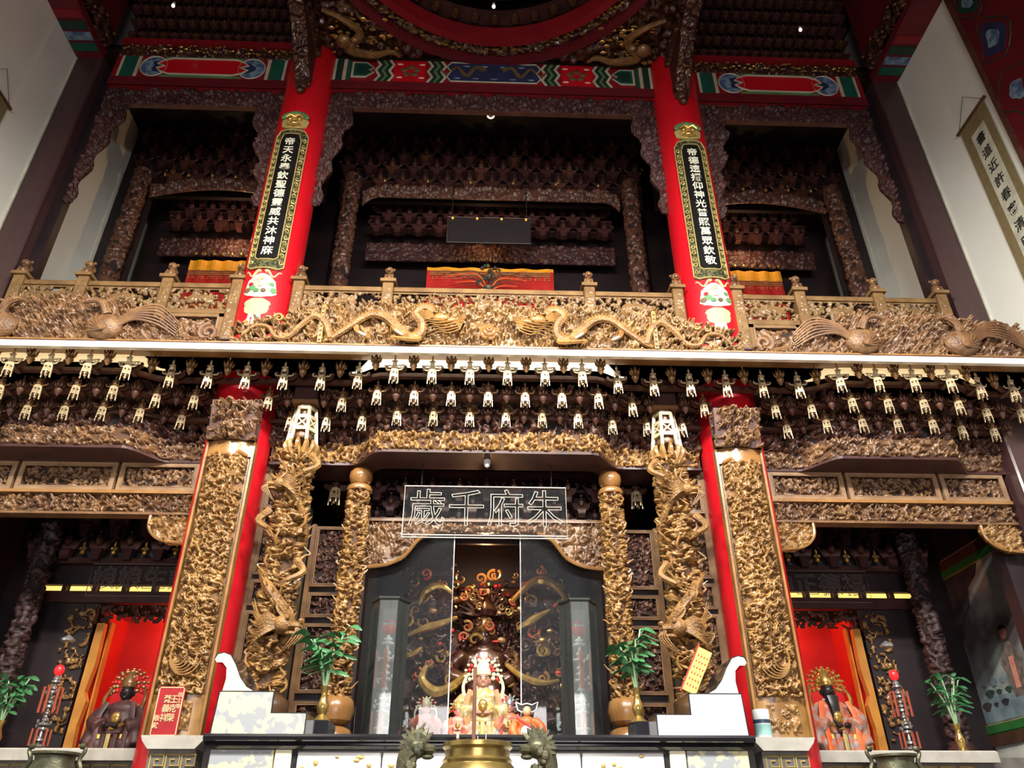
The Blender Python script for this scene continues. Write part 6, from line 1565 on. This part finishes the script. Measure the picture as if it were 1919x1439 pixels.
# smaller bronze burners before the side counters
for s, side in ((-1, 'left'), (1, 'right')):
    x, y = s*2.93, 5.98
    q = thing('side_burner', 'small bronze censer with curled handles before the %s stone counter' % side, 'burner', (x, y, 1.9), 'small bronze censers')
    MB().lathe([(.05, 1.90), (.09, 1.93), (.14, 2.0), (.15, 2.06), (.125, 2.11), (.13, 2.14), (.155, 2.15), (.155, 2.165), (.13, 2.165), (.12, 2.12)], (x, y, 0), 24).build('bowl', 'bronze', q, True)
    for e in (-1, 1):
        MB().tube(bez([(x+e*.13, y, 2.03), (x+e*.19, y, 2.05), (x+e*.165, y, 2.12), (x+e*.19, y, 2.18), (x+e*.16, y, 2.22)], 4), taper(17, .018, .012), 6).build('handle', 'bronze', q, True)
        MB().ball((x+e*.17, y-.01, 2.205), (.025, .022, .022), 7, 5).build('handle_beast', 'bronze', q, True)
    sd = thing('censer_stand', 'dark stone stand under the %s bronze censer' % side, 'stand', (x, y, 0), 'censer stands')
    MB().lathe([(.16, 0), (.16, .05), (.10, .1), (.09, 1.8), (.13, 1.86), (.13, 1.9)], (x, y, 0), 16).build('pillar', 'dark_stone', sd, True)

# notice, tin and yellow packet
nt = thing('red_notice', 'red notice card with pale border and characters leaning on the left carved board', 'notice', (-2.11, 5.68, 2.225))
x0, x1, z0, z1, y = -2.205, -2.025, 2.232, 2.545, 5.655
MB().box(x0, x1, y, y+.012, z0, z1).build('card', 'notice_red', nt)
fb = MB(); g = .007
fb.box(x0+.004, x0+.004+g, y-.003, y+.002, z0+.004, z1-.004).box(x1-.004-g, x1-.004, y-.003, y+.002, z0+.004, z1-.004).box(x0+.004, x1-.004, y-.003, y+.002, z1-.004-g, z1-.004).box(x0+.004, x1-.004, y-.003, y+.002, z0+.004, z0+.004+g); fb.build('border', 'notice_letter', nt)
for col, (tx, xx, zt, dz, sz) in enumerate((('弟子', x0+.030, z0+.11, -.045, .04), ('蔡義祥', x0+.075, z1-.085, -.058, .055), ('王克榮', x0+.118, z1-.085, -.058, .055), ('信士等', x0+.153, z1-.055, -.037, .034))):
    for i, ch in enumerate('敬獻' if col == 0 else tx): letter(ch, sz, 'notice_letter', nt, (xx, y-.003, zt+dz*i), ext=.0012)
tn = thing('striped_tin', 'white drinks tin with teal and navy bands on the right pedestal', 'tin', (1.89, 5.60, 2.225))
MB().lathe([(.052, 0), (.056, .006), (.056, .174), (.052, .18), (.048, .18)], (1.89, 5.60, 2.225), 24).build('body', 'plastic_white', tn, True)
MB().lathe([(.0568, .02), (.0568, .085)], (1.89, 5.60, 2.225), 24).build('teal_band', 'tin_teal', tn, True)
MB().lathe([(.0572, .092), (.0572, .115)], (1.89, 5.60, 2.225), 24).build('navy_band', 'tin_navy', tn, True)
yp = thing('yellow_packet', 'yellow paper packet with red spine leaning behind the right table end', 'packet', (1.52, 5.60, 2.5))
o = MB(); o.box(-.065, .065, -.02, .02, 0, .33); pk = o.build('packet', 'yellow_card', None); pk.parent = yp; pk.rotation_euler = (0, rad(28), rad(-8)); pk.location = (-.10, .03, .02); pk.scale = (.75, 1, .95)
MB().box(-.078, -.065, -.024, .024, -.02, .35).build('red_spine', 'ribbon_red', None); sp_ = bpy.data.objects['red_spine']; sp_.parent = pk
R = random.Random(2)
pr = MB()
for i in range(4):
    for j in range(6): pr.box(-.045+.028*i, -.033+.028*i, -.022, -.019, .04+.045*j, .055+.045*j)
o = pr.build('red_print', 'ribbon_red', None); o.parent = pk; o['kind'] = 'stuff'
# stand that carries the packet behind the table end
tag(MB().lathe([(.07, 0), (.06, .02), (.045, .16), (.06, .3), (.065, .31)], (1.40, 5.66, 2.2), 16).build('packet_stand', 'wood_mid', None, True), 'round wooden stand behind the right upturned table end', 'stand')
